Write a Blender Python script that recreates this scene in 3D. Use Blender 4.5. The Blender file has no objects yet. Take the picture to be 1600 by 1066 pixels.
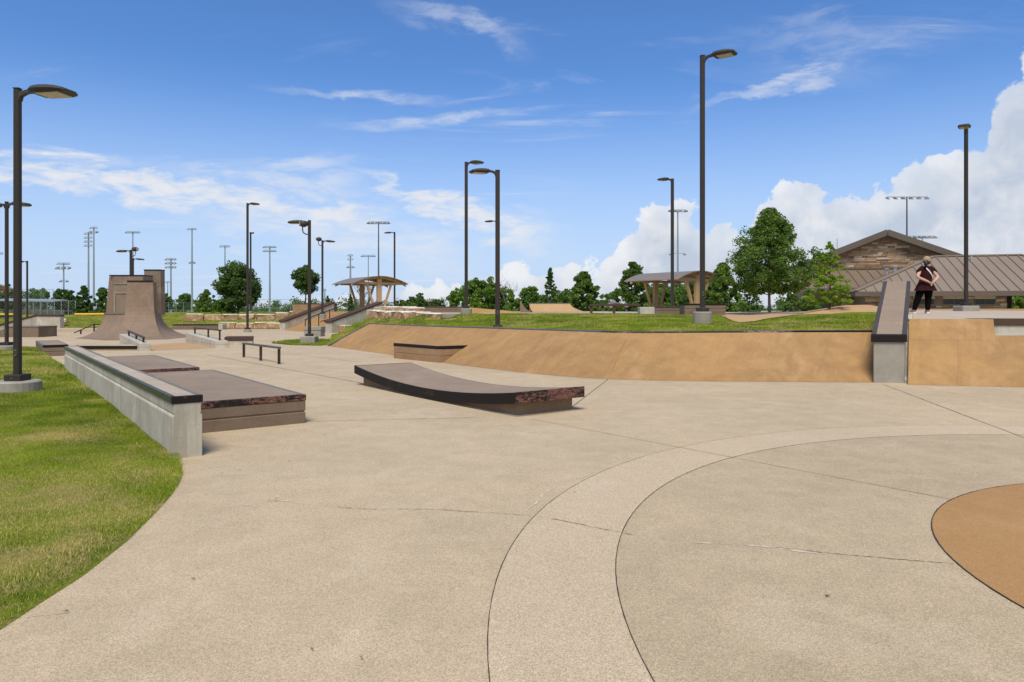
import bpy, bmesh, math, random
import numpy as np
from mathutils import Vector, Matrix, noise
from mathutils.geometry import delaunay_2d_cdt

# ------------------------------------------------------------------ camera, sky, sun, exposure
S = bpy.context.scene
COL = S.collection
FOC, HOR, EYE = 1100.0, 482.0, 1.6          # focal length and horizon row for a 1600 px wide frame, eye height

cam_d = bpy.data.cameras.new('camera')
cam_d.sensor_width = 36.0
cam_d.lens = 36.0 * FOC / 1600.0
cam_d.shift_y = -(533.0 - HOR) / 1600.0
cam_d.clip_start = 0.05
cam_d.clip_end = 6000.0
cam = bpy.data.objects.new('camera', cam_d)
cam.location = (0, 0, EYE)
cam.rotation_euler = (math.radians(90), 0, 0)
COL.objects.link(cam)
S.camera = cam

SUN_EL, SUN_AZ = 60.0, 186.0                # degrees; azimuth clockwise from +Y: high behind the camera
sun_d = bpy.data.lights.new('sun', 'SUN')
sun_d.energy = 3.9
sun_d.angle = math.radians(24.0)
sun_d.color = (1.0, 0.915, 0.77)
sun = bpy.data.objects.new('sun', sun_d)
_e, _a = math.radians(SUN_EL), math.radians(SUN_AZ)
SUN_DIR = Vector((math.sin(_a) * math.cos(_e), math.cos(_a) * math.cos(_e), math.sin(_e)))
sun.rotation_euler = (-SUN_DIR).to_track_quat('-Z', 'Y').to_euler()
sun.location = (0, 0, 60)
COL.objects.link(sun)

S.view_settings.view_transform = 'Standard'
S.view_settings.look = 'None'
S.view_settings.exposure = 0.0
S.view_settings.gamma = 1.0
S.view_settings.use_curve_mapping = False
S.render.engine = 'CYCLES'
S.cycles.use_denoising = True
S.cycles.max_bounces = 5
S.cycles.diffuse_bounces = 3
S.cycles.transparent_max_bounces = 6


class NT:
    """small wrapper for building node trees"""
    def __init__(self, tree):
        self.t = tree

    def n(self, kind, **kw):
        nd = self.t.nodes.new(kind)
        for k, v in kw.items():
            setattr(nd, k, v)
        return nd

    def link(self, a, b):
        self.t.links.new(a, b)

    def put(self, sock, v):
        if hasattr(v, 'is_linked') or isinstance(v, bpy.types.NodeSocket):
            self.link(v, sock)
        else:
            sock.default_value = v

    def math(self, op, a, b=0.0, c=0.0, clamp=False):
        nd = self.n('ShaderNodeMath', operation=op, use_clamp=clamp)
        for i, v in enumerate((a, b, c)):
            self.put(nd.inputs[i], v)
        return nd.outputs[0]

    def vmath(self, op, a, b=(0, 0, 0)):
        nd = self.n('ShaderNodeVectorMath', operation=op)
        self.put(nd.inputs[0], a)
        self.put(nd.inputs[1], b)
        return nd.outputs[0]

    def noise(self, vec, scale, detail=4.0, rough=0.55, dist=0.0, lac=2.0):
        nd = self.n('ShaderNodeTexNoise')
        self.put(nd.inputs['Vector'], vec)
        nd.inputs['Scale'].default_value = scale
        nd.inputs['Detail'].default_value = detail
        nd.inputs['Roughness'].default_value = rough
        nd.inputs['Distortion'].default_value = dist
        nd.inputs['Lacunarity'].default_value = lac
        return nd.outputs['Fac']

    def vor(self, vec, scale, feature='F1'):
        nd = self.n('ShaderNodeTexVoronoi', feature=feature)
        self.put(nd.inputs['Vector'], vec)
        nd.inputs['Scale'].default_value = scale
        return nd

    def smooth(self, v, lo, hi, a=0.0, b=1.0):
        nd = self.n('ShaderNodeMapRange', interpolation_type='SMOOTHSTEP')
        self.put(nd.inputs[0], v)
        for i, x in enumerate((lo, hi, a, b)):
            self.put(nd.inputs[i + 1], x)
        return nd.outputs[0]

    def lin(self, v, lo, hi, a=0.0, b=1.0):
        nd = self.n('ShaderNodeMapRange')
        self.put(nd.inputs[0], v)
        for i, x in enumerate((lo, hi, a, b)):
            self.put(nd.inputs[i + 1], x)
        return nd.outputs[0]

    def mix(self, fac, a, b, mode='MIX'):
        nd = self.n('ShaderNodeMix', data_type='RGBA', blend_type=mode)
        self.put(nd.inputs[0], fac)
        self.put(nd.inputs[6], c4(a))
        self.put(nd.inputs[7], c4(b))
        return nd.outputs[2]

    def scale(self, vec, s):
        nd = self.n('ShaderNodeMapping')
        self.put(nd.inputs[0], vec)
        nd.inputs['Scale'].default_value = s
        return nd.outputs[0]


def c4(c):
    if isinstance(c, (tuple, list)) and len(c) == 3:
        return (*c, 1.0)
    return c


# ---- world: blue summer sky, thin streaks of high cloud, a bank of cumulus low in the sky
W = bpy.data.worlds.new('World')
S.world = W
W.use_nodes = True
W.cycles.sampling_method = 'MANUAL'
W.cycles.sample_map_resolution = 256
W.node_tree.nodes.clear()
w = NT(W.node_tree)
sky = w.n('ShaderNodeTexSky', sky_type='NISHITA')
sky.sun_disc = False
sky.sun_elevation = math.radians(SUN_EL)
sky.sun_rotation = math.radians(SUN_AZ)
sky.altitude = 200.0
sky.air_density = 1.0
sky.dust_density = 0.6
sky.ozone_density = 1.6
SKY_STRENGTH = 0.115
SKY_GAIN = (0.62, 0.95, 1.38)
gain = w.mix(1.0, sky.outputs[0], SKY_GAIN, 'MULTIPLY')
tc = w.n('ShaderNodeTexCoord')
D = tc.outputs['Generated']
sep = w.n('ShaderNodeSeparateXYZ')
w.link(D, sep.inputs[0])
dx, dy, dz = sep.outputs
az = w.math('ARCTAN2', dx, dy)                                   # 0 = +Y, right positive
hyp = w.math('SQRT', w.math('ADD', w.math('MULTIPLY', dx, dx), w.math('MULTIPLY', dy, dy)))
el = w.math('ARCTAN2', dz, hyp)
# pale air low over the horizon
hz = w.smooth(el, 0.0, 0.33, 1.0, 0.0)
SKYC = w.mix(w.math('MULTIPLY', hz, 0.88), gain, (5.0, 6.1, 8.0))
# flat layer coordinates for the high streaks: direction projected on a plane overhead
inv = w.math('DIVIDE', 1.0, w.math('ADD', w.math('MAXIMUM', dz, 0.0), 0.10))
cmb = w.n('ShaderNodeCombineXYZ')
w.link(w.math('MULTIPLY', dx, inv), cmb.inputs[0])
w.link(w.math('MULTIPLY', dy, inv), cmb.inputs[1])
PL = cmb.outputs[0]


def rot_scale(vec, ang, s, off=(0, 0, 0)):
    nd = w.n('ShaderNodeMapping')
    w.link(vec, nd.inputs[0])
    nd.inputs['Rotation'].default_value = (0, 0, ang)
    nd.inputs['Scale'].default_value = s
    nd.inputs['Location'].default_value = off
    return nd.outputs[0]


wisp_v = rot_scale(PL, math.radians(24), (0.55, 1.9, 1.0), (3.3, 1.2, 0))
wispn = w.noise(wisp_v, 1.5, 6, 0.62, 0.7)
wispm = w.noise(PL, 0.55, 3, 0.5, 0.3)
wisp = w.math('MULTIPLY', w.smooth(wispn, 0.53, 0.78), w.smooth(wispm, 0.42, 0.62))
wisp = w.math('MULTIPLY', wisp, 0.75)


def comb_ae(a, e):
    cv = w.n('ShaderNodeCombineXYZ')
    w.link(a, cv.inputs[0])
    w.link(e, cv.inputs[1])
    return cv.outputs[0]


shn = w.noise(w.scale(comb_ae(az, el), (4.2, 15.0, 1.0)), 1.5, 6, 0.62, 0.5)
shn2 = w.noise(w.scale(comb_ae(az, el), (5.0, 16.0, 1.0)), 4.6, 5, 0.62, 0.4)
sho = w.math('SUBTRACT', shn, 0.5)
shm = w.smooth(shn2, 0.28, 0.66, 0.25, 1.0)


def band(az0, el0, az1, el1, w0, w1, seed, strength):
    """a long streak of high cloud between two directions (azimuth, elevation in radians)"""
    da, de = az1 - az0, el1 - el0
    L = math.hypot(da, de)
    ua, ue = da / L, de / L
    pa = w.math('SUBTRACT', az, az0)
    pe = w.math('SUBTRACT', el, el0)
    s = w.math('MULTIPLY_ADD', pa, ua, w.math('MULTIPLY', pe, ue))
    t = w.math('MULTIPLY_ADD', pe, ua, w.math('MULTIPLY', pa, -ue))
    tt = w.math('MULTIPLY_ADD', sho, min(0.15, max(0.035, 4.5 * max(w0, w1))), t)
    wid = w.lin(s, 0.0, L, w0, w1)
    core = w.smooth(w.math('DIVIDE', w.math('ABSOLUTE', tt), wid), 0.25, 1.15, 1.0, 0.0)
    ends = w.math('MULTIPLY', w.smooth(s, -0.12, 0.05), w.smooth(s, L - 0.06, L + 0.05, 1.0, 0.0))
    v = w.math('MULTIPLY', core, ends)
    return w.math('MULTIPLY', v, strength)


def AE(px, py):
    a = math.atan2(px - 800.0, FOC)
    return a, math.atan2((HOR - py) * math.cos(a), FOC)


streaks = None
for (p0, p1, w0, w1, sd, st) in [
        ((-160, 238), (600, 345), 0.016, 0.036, 1.0, 1.0),
        ((330, 270), (560, 290), 0.012, 0.020, 7.0, 0.55),
        ((610, 292), (850, 372), 0.012, 0.042, 3.0, 0.95),
        ((350, 330), (720, 400), 0.030, 0.050, 11.0, 0.6),
        ((600, 192), (790, 180), 0.009, 0.012, 5.0, 0.50),
        ((515, 146), (670, 156), 0.005, 0.008, 6.0, 0.50),
        ((690, 25), (800, 60), 0.022, 0.020, 9.0, 0.45),
        ((1170, 150), (1330, 90), 0.010, 0.022, 13.0, 0.55),
        ((1230, 60), (1470, 50), 0.03, 0.03, 15.0, 0.22),
        ((450, 258), (530, 254), 0.010, 0.010, 17.0, 0.65),
        ((120, 250), (215, 254), 0.008, 0.008, 18.0, 0.5)]:
    a0, e0 = AE(*p0)
    a1, e1 = AE(*p1)
    b = band(a0, e0, a1, e1, w0, w1, sd, st)
    streaks = b if streaks is None else w.math('MAXIMUM', streaks, b)
streaks = w.math('MULTIPLY', streaks, shm)
high = w.math('MAXIMUM', wisp, streaks, clamp=True)

# cumulus bank: its top follows a line that climbs to the right of the view and rolls on round the horizon, raised out of view to whiten the light
crv = w.n('ShaderNodeFloatCurve')
cm = crv.mapping
pts = [(0.0, 0.80)]
for (px, py) in [(0, 476), (300, 470), (500, 455), (680, 442), (790, 424), (900, 416), (960, 396), (1000, 338), (1035, 306),
                 (1085, 322), (1130, 352), (1190, 318), (1240, 282), (1320, 285), (1400, 262), (1470, 236), (1530, 200), (1570, 120), (1610, 70)]:
    a, e = AE(px, py)
    pts.append((0.5 + a / (2 * math.pi), e / 0.6))
pts += [(0.66, 0.80), (0.72, 0.88), (0.80, 0.92), (0.9, 0.88), (1.0, 0.80)]
pts.insert(1, (0.15, 0.70)); pts.insert(2, (0.28, 0.40)); pts.insert(3, (0.36, 0.08))
while len(cm.curves[0].points) > 2:
    cm.curves[0].points.remove(cm.curves[0].points[1])
cm.curves[0].points[0].location = pts[0]
cm.curves[0].points[-1].location = pts[-1]
for p in pts[1:-1]:
    cm.curves[0].points.new(*p)
for p in cm.curves[0].points:
    p.handle_type = 'AUTO_CLAMPED'
cm.update()
w.link(w.math('ADD', w.math('DIVIDE', az, 2 * math.pi), 0.5), crv.inputs['Value'])
top = w.math('MULTIPLY', crv.outputs[0], 0.6)
cu1 = w.noise(D, 11.0, 3, 0.5, 0.2)
cu2 = w.noise(D, 30.0, 5, 0.6, 0.35)
bil = w.vor(D, 26.0)
edge = w.math('ADD', w.math('MULTIPLY', w.math('SUBTRACT', cu1, 0.5), 0.085), w.math('MULTIPLY', w.math('SUBTRACT', cu2, 0.5), 0.080))
edge = w.math('SUBTRACT', edge, w.math('MULTIPLY', w.math('SUBTRACT', bil.outputs['Distance'], 0.45), 0.035))
depth = w.math('SUBTRACT', w.math('ADD', top, edge), el)          # > 0 inside the bank
cum = w.smooth(depth, 0.0, 0.008)
# the bank thins into pale air on the left of the view
cum = w.math('MULTIPLY', cum, w.smooth(depth, -0.001, 0.05, 0.8, 1.0))
puff = w.noise(w.vmath('ADD', D, (0.006, 0.0, -0.014)), 13.0, 5, 0.6, 0.3)
shade = w.smooth(w.math('ADD', w.math('MULTIPLY', w.math('SUBTRACT', cu1, puff), 0.9), w.math('SUBTRACT', puff, 0.5)), -0.13, 0.15)
rim = w.smooth(depth, 0.0, 0.06, 1.0, 0.0)
lit = w.math('ADD', w.math('MULTIPLY', shade, 0.62), w.math('MULTIPLY', rim, 0.45))
lit = w.math('MULTIPLY_ADD', w.math('SUBTRACT', cu2, 0.5), 1.5, lit, clamp=True)
CLOUD = w.mix(lit, (4.6, 5.25, 6.3), (7.8, 7.8, 7.9))
col = w.mix(high, SKYC, (6.9, 7.1, 7.5))
col = w.mix(cum, col, CLOUD)
bg = w.n('ShaderNodeBackground')
w.link(col, bg.inputs[0])
bg.inputs[1].default_value = SKY_STRENGTH
wo = w.n('ShaderNodeOutputWorld')
w.link(bg.outputs[0], wo.inputs[0])


# ------------------------------------------------------------------ geometry helpers
def at(px, py, Y):
    """the point seen at a photograph pixel, at distance Y"""
    return Vector(((px - 800.0) / FOC * Y, Y, EYE - (py - HOR) / FOC * Y))


def onz(px, py, z=0.0):
    """the point seen at a photograph pixel, at height z"""
    Y = (EYE - z) * FOC / (py - HOR)
    return Vector(((px - 800.0) / FOC * Y, Y, z))


class MB:
    def __init__(self):
        self.v, self.f = [], []

    def add(self, vs, fs):
        b = len(self.v)
        self.v += [tuple(p) for p in vs]
        self.f += [tuple(i + b for i in f) for f in fs]
        return self

    def hexa(self, lo, hi):
        """solid between two rings of four points each"""
        return self.ring_solid([lo, hi])

    def box(self, x0, x1, y0, y1, z0, z1):
        return self.ring_solid([[(x0, y0, z0), (x1, y0, z0), (x1, y1, z0), (x0, y1, z0)],
                                [(x0, y0, z1), (x1, y0, z1), (x1, y1, z1), (x0, y1, z1)]])

    def ring_solid(self, rings, cap=True, closed=True):
        n = len(rings[0])
        vs = [p for r in rings for p in r]
        fs = []
        for k in range(len(rings) - 1):
            for i in range(n if closed else n - 1):
                j = (i + 1) % n
                fs.append((k * n + i, k * n + j, (k + 1) * n + j, (k + 1) * n + i))
        if cap:
            fs.append(tuple(range(n - 1, -1, -1)))
            fs.append(tuple((len(rings) - 1) * n + i for i in range(n)))
        return self.add(vs, fs)

    def prism(self, poly, z0, z1):
        return self.ring_solid([[(p[0], p[1], z0) for p in poly], [(p[0], p[1], z1) for p in poly]])

    def tube(self, path, rad, n=8, cap=True, flat=1.0):
        path = [Vector(p) for p in path]
        if not isinstance(rad, (list, tuple)):
            rad = [rad] * len(path)
        rings = []
        up = Vector((0, 0, 1))
        for i, p in enumerate(path):
            d = (path[min(i + 1, len(path) - 1)] - path[max(i - 1, 0)]).normalized()
            ref = up if abs(d.dot(up)) < 0.95 else Vector((1, 0, 0))
            a = d.cross(ref).normalized()
            b = a.cross(d).normalized()
            ph = math.pi / n
            rings.append([p + a * (rad[i] * math.cos(ph + 2 * math.pi * k / n)) + b * (rad[i] * flat * math.sin(ph + 2 * math.pi * k / n)) for k in range(n)])
        return self.ring_solid(rings, cap)

    def bar(self, p, q, wd, ht, up=(0, 0, 1)):
        """square bar from p to q"""
        p, q, up = Vector(p), Vector(q), Vector(up)
        d = (q - p).normalized()
        if abs(d.dot(up)) > 0.97:
            up = Vector((0, 1, 0))
        a = d.cross(up).normalized() * wd / 2
        b = a.cross(d).normalized() * ht / 2
        return self.ring_solid([[c - a - b, c + a - b, c + a + b, c - a + b] for c in (p, q)])

    def lathe(self, prof, c=(0, 0, 0), n=16):
        rings = [[(c[0] + r * math.cos(2 * math.pi * k / n), c[1] + r * math.sin(2 * math.pi * k / n), c[2] + z) for k in range(n)] for r, z in prof]
        return self.ring_solid(rings)

    def grid(self, rows, flip=False):
        n = len(rows[0])
        vs = [p for r in rows for p in r]
        fs = []
        for k in range(len(rows) - 1):
            for i in range(n - 1):
                q = (k * n + i, k * n + i + 1, (k + 1) * n + i + 1, (k + 1) * n + i)
                fs.append(q[::-1] if flip else q)
        return self.add(vs, fs)

    def mesh(self, name, mat, off=(0, 0, 0), bevel=0.0, smooth=False, seg=1, weld=False):
        me = bpy.data.meshes.new(name)
        o = Vector(off)
        me.from_pydata([tuple(Vector(p) - o) for p in self.v], [], self.f)
        if mat:
            me.materials.append(mat)
        bm = bmesh.new()
        bm.from_mesh(me)
        if weld:
            bmesh.ops.remove_doubles(bm, verts=bm.verts, dist=1e-5)
        bmesh.ops.recalc_face_normals(bm, faces=bm.faces)
        if bevel > 0:
            es = [e for e in bm.edges if len(e.link_faces) == 2 and e.calc_face_angle(0) > 0.5]
            bmesh.ops.bevel(bm, geom=es, offset=bevel, segments=seg, affect='EDGES', clamp_overlap=True)
        bm.to_mesh(me)
        bm.free()
        if smooth:
            me.polygons.foreach_set('use_smooth', [True] * len(me.polygons))
        return me


def link(name, me, parent=None):
    o = bpy.data.objects.new(name, me)
    COL.objects.link(o)
    if parent is not None:
        o.parent = parent
    return o


def world_loc(o):
    v = Vector((0, 0, 0))
    while o is not None:
        v += o.location
        o = o.parent
    return v


def thing(name, label, cat, loc=(0, 0, 0), group=None, rz=0.0):
    o = bpy.data.objects.new(name, None)
    COL.objects.link(o)
    o.location = loc
    o.rotation_euler = (0, 0, rz)
    o.empty_display_size = 0.2
    tag(o, label, cat, group)
    return o


def tag(o, label=None, cat=None, group=None, kind=None):
    for k, v in (('label', label), ('category', cat), ('group', group), ('kind', kind)):
        if v:
            o[k] = v
    return o


def part(parent, name, mb, mat, bevel=0.0, smooth=False, seg=1, weld=False):
    """mb in world coordinates, parent an unrotated thing or part"""
    return link(name, mb.mesh(name, mat, world_loc(parent), bevel, smooth, seg, weld), parent)


def lpart(parent, name, mb, mat, bevel=0.0, smooth=False, seg=1):
    """mb in the parent's own coordinates"""
    return link(name, mb.mesh(name, mat, (0, 0, 0), bevel, smooth, seg), parent)


def single(name, mb, mat, label, cat, loc, group=None, bevel=0.0, smooth=False, kind=None):
    o = link(name, mb.mesh(name, mat, loc, bevel, smooth))
    o.location = loc
    return tag(o, label, cat, group, kind)


def struct(name, mb, mat, parent=None, bevel=0.0, smooth=False):
    o = link(name, mb.mesh(name, mat, (0, 0, 0), bevel, smooth), parent)
    if parent is None:
        o['kind'] = 'structure'
    return o


def copy_tree(o, parent=None):
    c = o.copy()
    COL.objects.link(c)
    c.parent = parent
    for ch in list(o.children):
        copy_tree(ch, c)
    return c


def np_mesh(name, verts, quads, mat, cols=None, tri=False, smooth=False):
    """fast mesh from numpy arrays; cols = one rgb-free float per vertex stored as attribute 'tint'"""
    k = 3 if tri else 4
    me = bpy.data.meshes.new(name)
    nv, nf = len(verts), len(quads)
    me.vertices.add(nv)
    me.vertices.foreach_set('co', np.ascontiguousarray(verts, dtype=np.float32).ravel())
    me.loops.add(nf * k)
    me.loops.foreach_set('vertex_index', np.ascontiguousarray(quads, dtype=np.int32).ravel())
    me.polygons.add(nf)
    me.polygons.foreach_set('loop_start', np.arange(0, nf * k, k, dtype=np.int32))
    me.polygons.foreach_set('loop_total', np.full(nf, k, dtype=np.int32))
    if cols is not None:
        at_ = me.attributes.new('tint', 'FLOAT', 'POINT')
        at_.data.foreach_set('value', np.ascontiguousarray(cols, dtype=np.float32).ravel())
    me.update(calc_edges=True)
    if mat:
        me.materials.append(mat)
    return me

# ------------------------------------------------------------------ materials
def material(name):
    m = bpy.data.materials.new(name)
    m.use_nodes = True
    t = NT(m.node_tree)
    b = m.node_tree.nodes['Principled BSDF']
    return m, t, b


def pos(t):
    return t.n('ShaderNodeNewGeometry').outputs['Position']


def objco(t):
    return t.n('ShaderNodeTexCoord').outputs['Object']


def bump(t, b, h, strength=0.3, dist=0.01):
    bp = t.n('ShaderNodeBump')
    bp.inputs['Strength'].default_value = strength
    bp.inputs['Distance'].default_value = dist
    t.link(h, bp.inputs['Height'])
    t.link(bp.outputs[0], b.inputs['Normal'])


def concrete(name, base, dark, light, speck=0.5, grain=900.0, stain=0.5, rough=0.85, bumpy=0.25, stretch=None, scratch=0.0, pits=0.0, drip=0.0, spec=0.3):
    m, t, b = material(name)
    p = pos(t)
    big = t.noise(p, 0.35, 5, 0.6)
    mid = t.noise(p, 2.6, 6, 0.65, 0.4)
    fine = t.noise(p, 34.0, 4, 0.7)
    g1 = t.noise(p, grain * 0.25, 2, 0.6)
    g2 = t.vor(p, grain * 0.22).outputs['Color']
    gs = t.n('ShaderNodeSeparateColor')
    t.link(g2, gs.inputs[0])
    f = t.math('ADD', t.math('MULTIPLY', t.smooth(big, 0.3, 0.7), 0.5 * stain), t.math('MULTIPLY', t.smooth(mid, 0.3, 0.72), 0.5 * stain))
    col = t.mix(f, base, dark)
    col = t.mix(t.math('MULTIPLY', t.smooth(t.noise(p, 0.9, 5, 0.6, 0.8), 0.52, 0.75), 0.5), col, light)
    col = t.mix(t.math('MULTIPLY', t.smooth(fine, 0.35, 0.7), 0.18), col, dark)
    sp = t.math('MULTIPLY', t.math('SUBTRACT', gs.outputs[0], 0.5), speck)
    sp = t.math('ADD', sp, t.math('MULTIPLY', t.math('SUBTRACT', g1, 0.5), speck * 1.3))
    col = t.mix(1.0, col, t.n('ShaderNodeCombineColor').outputs[0], 'MIX') if False else col
    vadd = t.n('ShaderNodeHueSaturation')
    t.link(t.math('ADD', 1.0, sp), vadd.inputs['Value'])
    t.put(vadd.inputs['Color'], col)
    col = vadd.outputs[0]
    if stretch is not None:                       # wheel streaks running up a slope
        mp = t.n('ShaderNodeMapping')
        t.link(p, mp.inputs[0])
        mp.inputs['Rotation'].default_value = (0, 0, math.radians(33))
        sv = t.scale(mp.outputs[0], stretch)
        st = t.noise(sv, 1.0, 6, 0.65, 0.6)
        col = t.mix(t.math('MULTIPLY', t.smooth(st, 0.50, 0.72), 0.45), col, dark)
        st2 = t.noise(sv, 2.3, 3, 0.5, 0.3)
        col = t.mix(t.math('MULTIPLY', t.smooth(st2, 0.69, 0.72), 0.35), col, light)
    if drip > 0:                                  # weather streaks running down a face
        dv = t.scale(p, (9.0, 9.0, 0.7))
        dn = t.noise(dv, 1.0, 5, 0.6, 0.3)
        col = t.mix(t.math('MULTIPLY', t.smooth(dn, 0.5, 0.75), drip), col, dark)
    if pits > 0:
        pv = t.vor(p, 26.0)
        pn = t.noise(p, 3.0, 3, 0.5)
        pm = t.math('MULTIPLY', t.smooth(pv.outputs['Distance'], 0.05, 0.13, 1.0, 0.0), t.smooth(pn, 0.5, 0.6))
        col = t.mix(t.math('MULTIPLY', pm, pits), col, tuple(0.25 * c for c in dark))
    if scratch > 0:
        wv = t.scale(p, (1.0, 7.0, 1.0))
        sn = t.noise(wv, 3.0, 5, 0.7, 1.0)
        col = t.mix(t.math('MULTIPLY', t.smooth(sn, 0.66, 0.72), scratch), col, tuple(0.35 * c for c in dark))
    t.link(col, b.inputs['Base Color'])
    t.link(t.lin(mid, 0.3, 0.7, rough - 0.08, min(1.0, rough + 0.08)), b.inputs['Roughness'])
    b.inputs['Specular IOR Level'].default_value = spec
    hh = t.math('ADD', t.math('MULTIPLY', fine, 0.5), t.math('MULTIPLY', g1, 0.5))
    bump(t, b, hh, bumpy, 0.006)
    return m


M = {}
M['floor'] = concrete('floor_concrete', (0.525, 0.412, 0.263), (0.37, 0.288, 0.184), (0.58, 0.465, 0.318), speck=0.6, stain=0.8)
M['band'] = concrete('band_concrete', (0.528, 0.416, 0.276), (0.418, 0.327, 0.214), (0.582, 0.472, 0.335), speck=0.65, stain=0.6)
M['inner'] = concrete('inner_concrete', (0.492, 0.384, 0.243), (0.342, 0.268, 0.17), (0.548, 0.438, 0.297), speck=0.6, stain=0.9)
M['far_floor'] = concrete('far_floor_concrete', (0.47, 0.385, 0.29), (0.40, 0.32, 0.235), (0.54, 0.46, 0.37), speck=0.3, stain=0.6)
M['orange'] = concrete('orange_concrete', (0.39, 0.218, 0.082), (0.305, 0.168, 0.062), (0.46, 0.285, 0.13), speck=0.42, stain=0.7)
M['bank'] = concrete('bank_concrete', (0.425, 0.248, 0.094), (0.255, 0.148, 0.064), (0.48, 0.305, 0.145), speck=0.35, stain=0.9, stretch=(7.0, 0.55, 0.55))
M['pale_orange'] = concrete('pale_orange_concrete', (0.46, 0.29, 0.145), (0.38, 0.235, 0.11), (0.52, 0.36, 0.21), speck=0.3)
M['brown'] = concrete('brown_concrete', (0.215, 0.16, 0.113), (0.145, 0.105, 0.073), (0.28, 0.215, 0.158), speck=0.35, stain=0.9, scratch=0.35, pits=0.6)
M['tower'] = concrete('tower_concrete', (0.26, 0.185, 0.13), (0.18, 0.125, 0.085), (0.32, 0.24, 0.175), speck=0.25, stain=1.0, scratch=0.12, drip=0.25)
M['tower_wall'] = concrete('tower_wall_concrete', (0.27, 0.205, 0.15), (0.17, 0.125, 0.09), (0.36, 0.29, 0.22), speck=0.25, stain=1.0, scratch=0.5, drip=0.35)
M['pad_top'] = concrete('pad_top_concrete', (0.305, 0.23, 0.162), (0.235, 0.175, 0.122), (0.37, 0.29, 0.215), speck=0.30, stain=1.0)
M['cast'] = concrete('cast_concrete', (0.56, 0.52, 0.43), (0.31, 0.285, 0.225), (0.66, 0.63, 0.55), speck=0.2, stain=0.9, pits=0.9, drip=0.9)
M['ledge_top'] = concrete('ledge_top_concrete', (0.50, 0.415, 0.31), (0.34, 0.28, 0.21), (0.60, 0.52, 0.42), speck=0.4, stain=1.0, scratch=0.25)
M['grey'] = concrete('grey_concrete', (0.34, 0.315, 0.27), (0.24, 0.22, 0.185), (0.44, 0.42, 0.37), speck=0.35, stain=0.9, pits=0.6, drip=0.3)
M['joint'] = concrete('joint_sealant', (0.05, 0.042, 0.035), (0.03, 0.026, 0.02), (0.12, 0.10, 0.08), speck=0.3)
M['crack_m'] = concrete('crack_line', (0.22, 0.165, 0.11), (0.10, 0.07, 0.05), (0.40, 0.31, 0.22), speck=0.3)
M['patch'] = concrete('crack_chip', (0.60, 0.50, 0.38), (0.52, 0.42, 0.31), (0.66, 0.57, 0.46), speck=0.4)


def steel(name, paint, worn, rust, wear=0.5, rough=0.45, metal=0.35):
    m, t, b = material(name)
    p = pos(t)
    p = t.scale(p, (1.0, 1.0, 3.0))
    n1 = t.noise(p, 13.0, 8, 0.75, 0.6)
    n2 = t.noise(p, 30.0, 6, 0.7, 0.3)
    big = t.noise(p, 1.5, 3, 0.5)
    k = t.math('ADD', n1, t.math('MULTIPLY', t.math('SUBTRACT', big, 0.5), 0.5))
    mask = t.smooth(k, 0.72 - 0.32 * wear, 0.78 - 0.32 * wear)
    colr = t.mix(t.smooth(n2, 0.4, 0.6), worn, rust)
    col = t.mix(mask, paint, colr)
    t.link(col, b.inputs['Base Color'])
    t.link(t.lin(mask, 0, 1, rough, 0.7), b.inputs['Roughness'])
    t.link(t.lin(mask, 0, 1, 0.0, metal), b.inputs['Metallic'])
    b.inputs['Specular IOR Level'].default_value = 0.25
    bump(t, b, mask, 0.3, 0.003)
    return m


M['edge_dark'] = steel('edge_steel_dark', (0.010, 0.008, 0.007), (0.15, 0.085, 0.07), (0.07, 0.03, 0.02), 0.25, 0.6, 0.0)
M['rim_dark'] = steel('rim_steel', (0.060, 0.050, 0.045), (0.12, 0.10, 0.09), (0.03, 0.025, 0.022), 0.6, 0.6, 0.0)
M['edge_rust'] = steel('edge_steel_rusty', (0.012, 0.009, 0.008), (0.25, 0.115, 0.09), (0.06, 0.026, 0.018), 0.80, 0.6, 0.0)
M['edge_grey'] = steel('edge_steel_grey', (0.165, 0.15, 0.13), (0.27, 0.25, 0.22), (0.10, 0.085, 0.07), 0.6, 0.6, 0.0)
M['lip'] = steel('lip_steel', (0.10, 0.105, 0.12), (0.38, 0.37, 0.38), (0.03, 0.03, 0.035), 0.55, 0.4, 0.4)
M['lip_rust'] = steel('lip_steel_rusty', (0.05, 0.04, 0.04), (0.45, 0.38, 0.36), (0.14, 0.05, 0.045), 0.6, 0.5, 0.2)
M['brown_edge'] = steel('brown_edge_steel', (0.075, 0.045, 0.030), (0.105, 0.068, 0.048), (0.045, 0.024, 0.016), 0.4, 0.7, 0.0)
M['olive_edge'] = steel('olive_edge_steel', (0.055, 0.06, 0.035), (0.03, 0.03, 0.022), (0.10, 0.08, 0.06), 0.5, 0.4, 0.2)


def plain(name, colr, rough=0.5, var=0.12, scale=8.0, metal=0.0, spec=0.5, co=None):
    m, t, b = material(name)
    p = (co or objco)(t)
    n = t.noise(p, scale, 5, 0.6)
    n2 = t.noise(p, scale * 9, 3, 0.6)
    hs = t.n('ShaderNodeHueSaturation')
    hs.inputs['Color'].default_value = c4(colr)
    t.link(t.math('ADD', t.lin(n, 0.2, 0.8, 1 - var, 1 + var), t.lin(n2, 0.2, 0.8, -var * 0.4, var * 0.4)), hs.inputs['Value'])
    t.link(hs.outputs[0], b.inputs['Base Color'])
    b.inputs['Roughness'].default_value = rough
    b.inputs['Metallic'].default_value = metal
    b.inputs['Specular IOR Level'].default_value = spec
    return m


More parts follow.
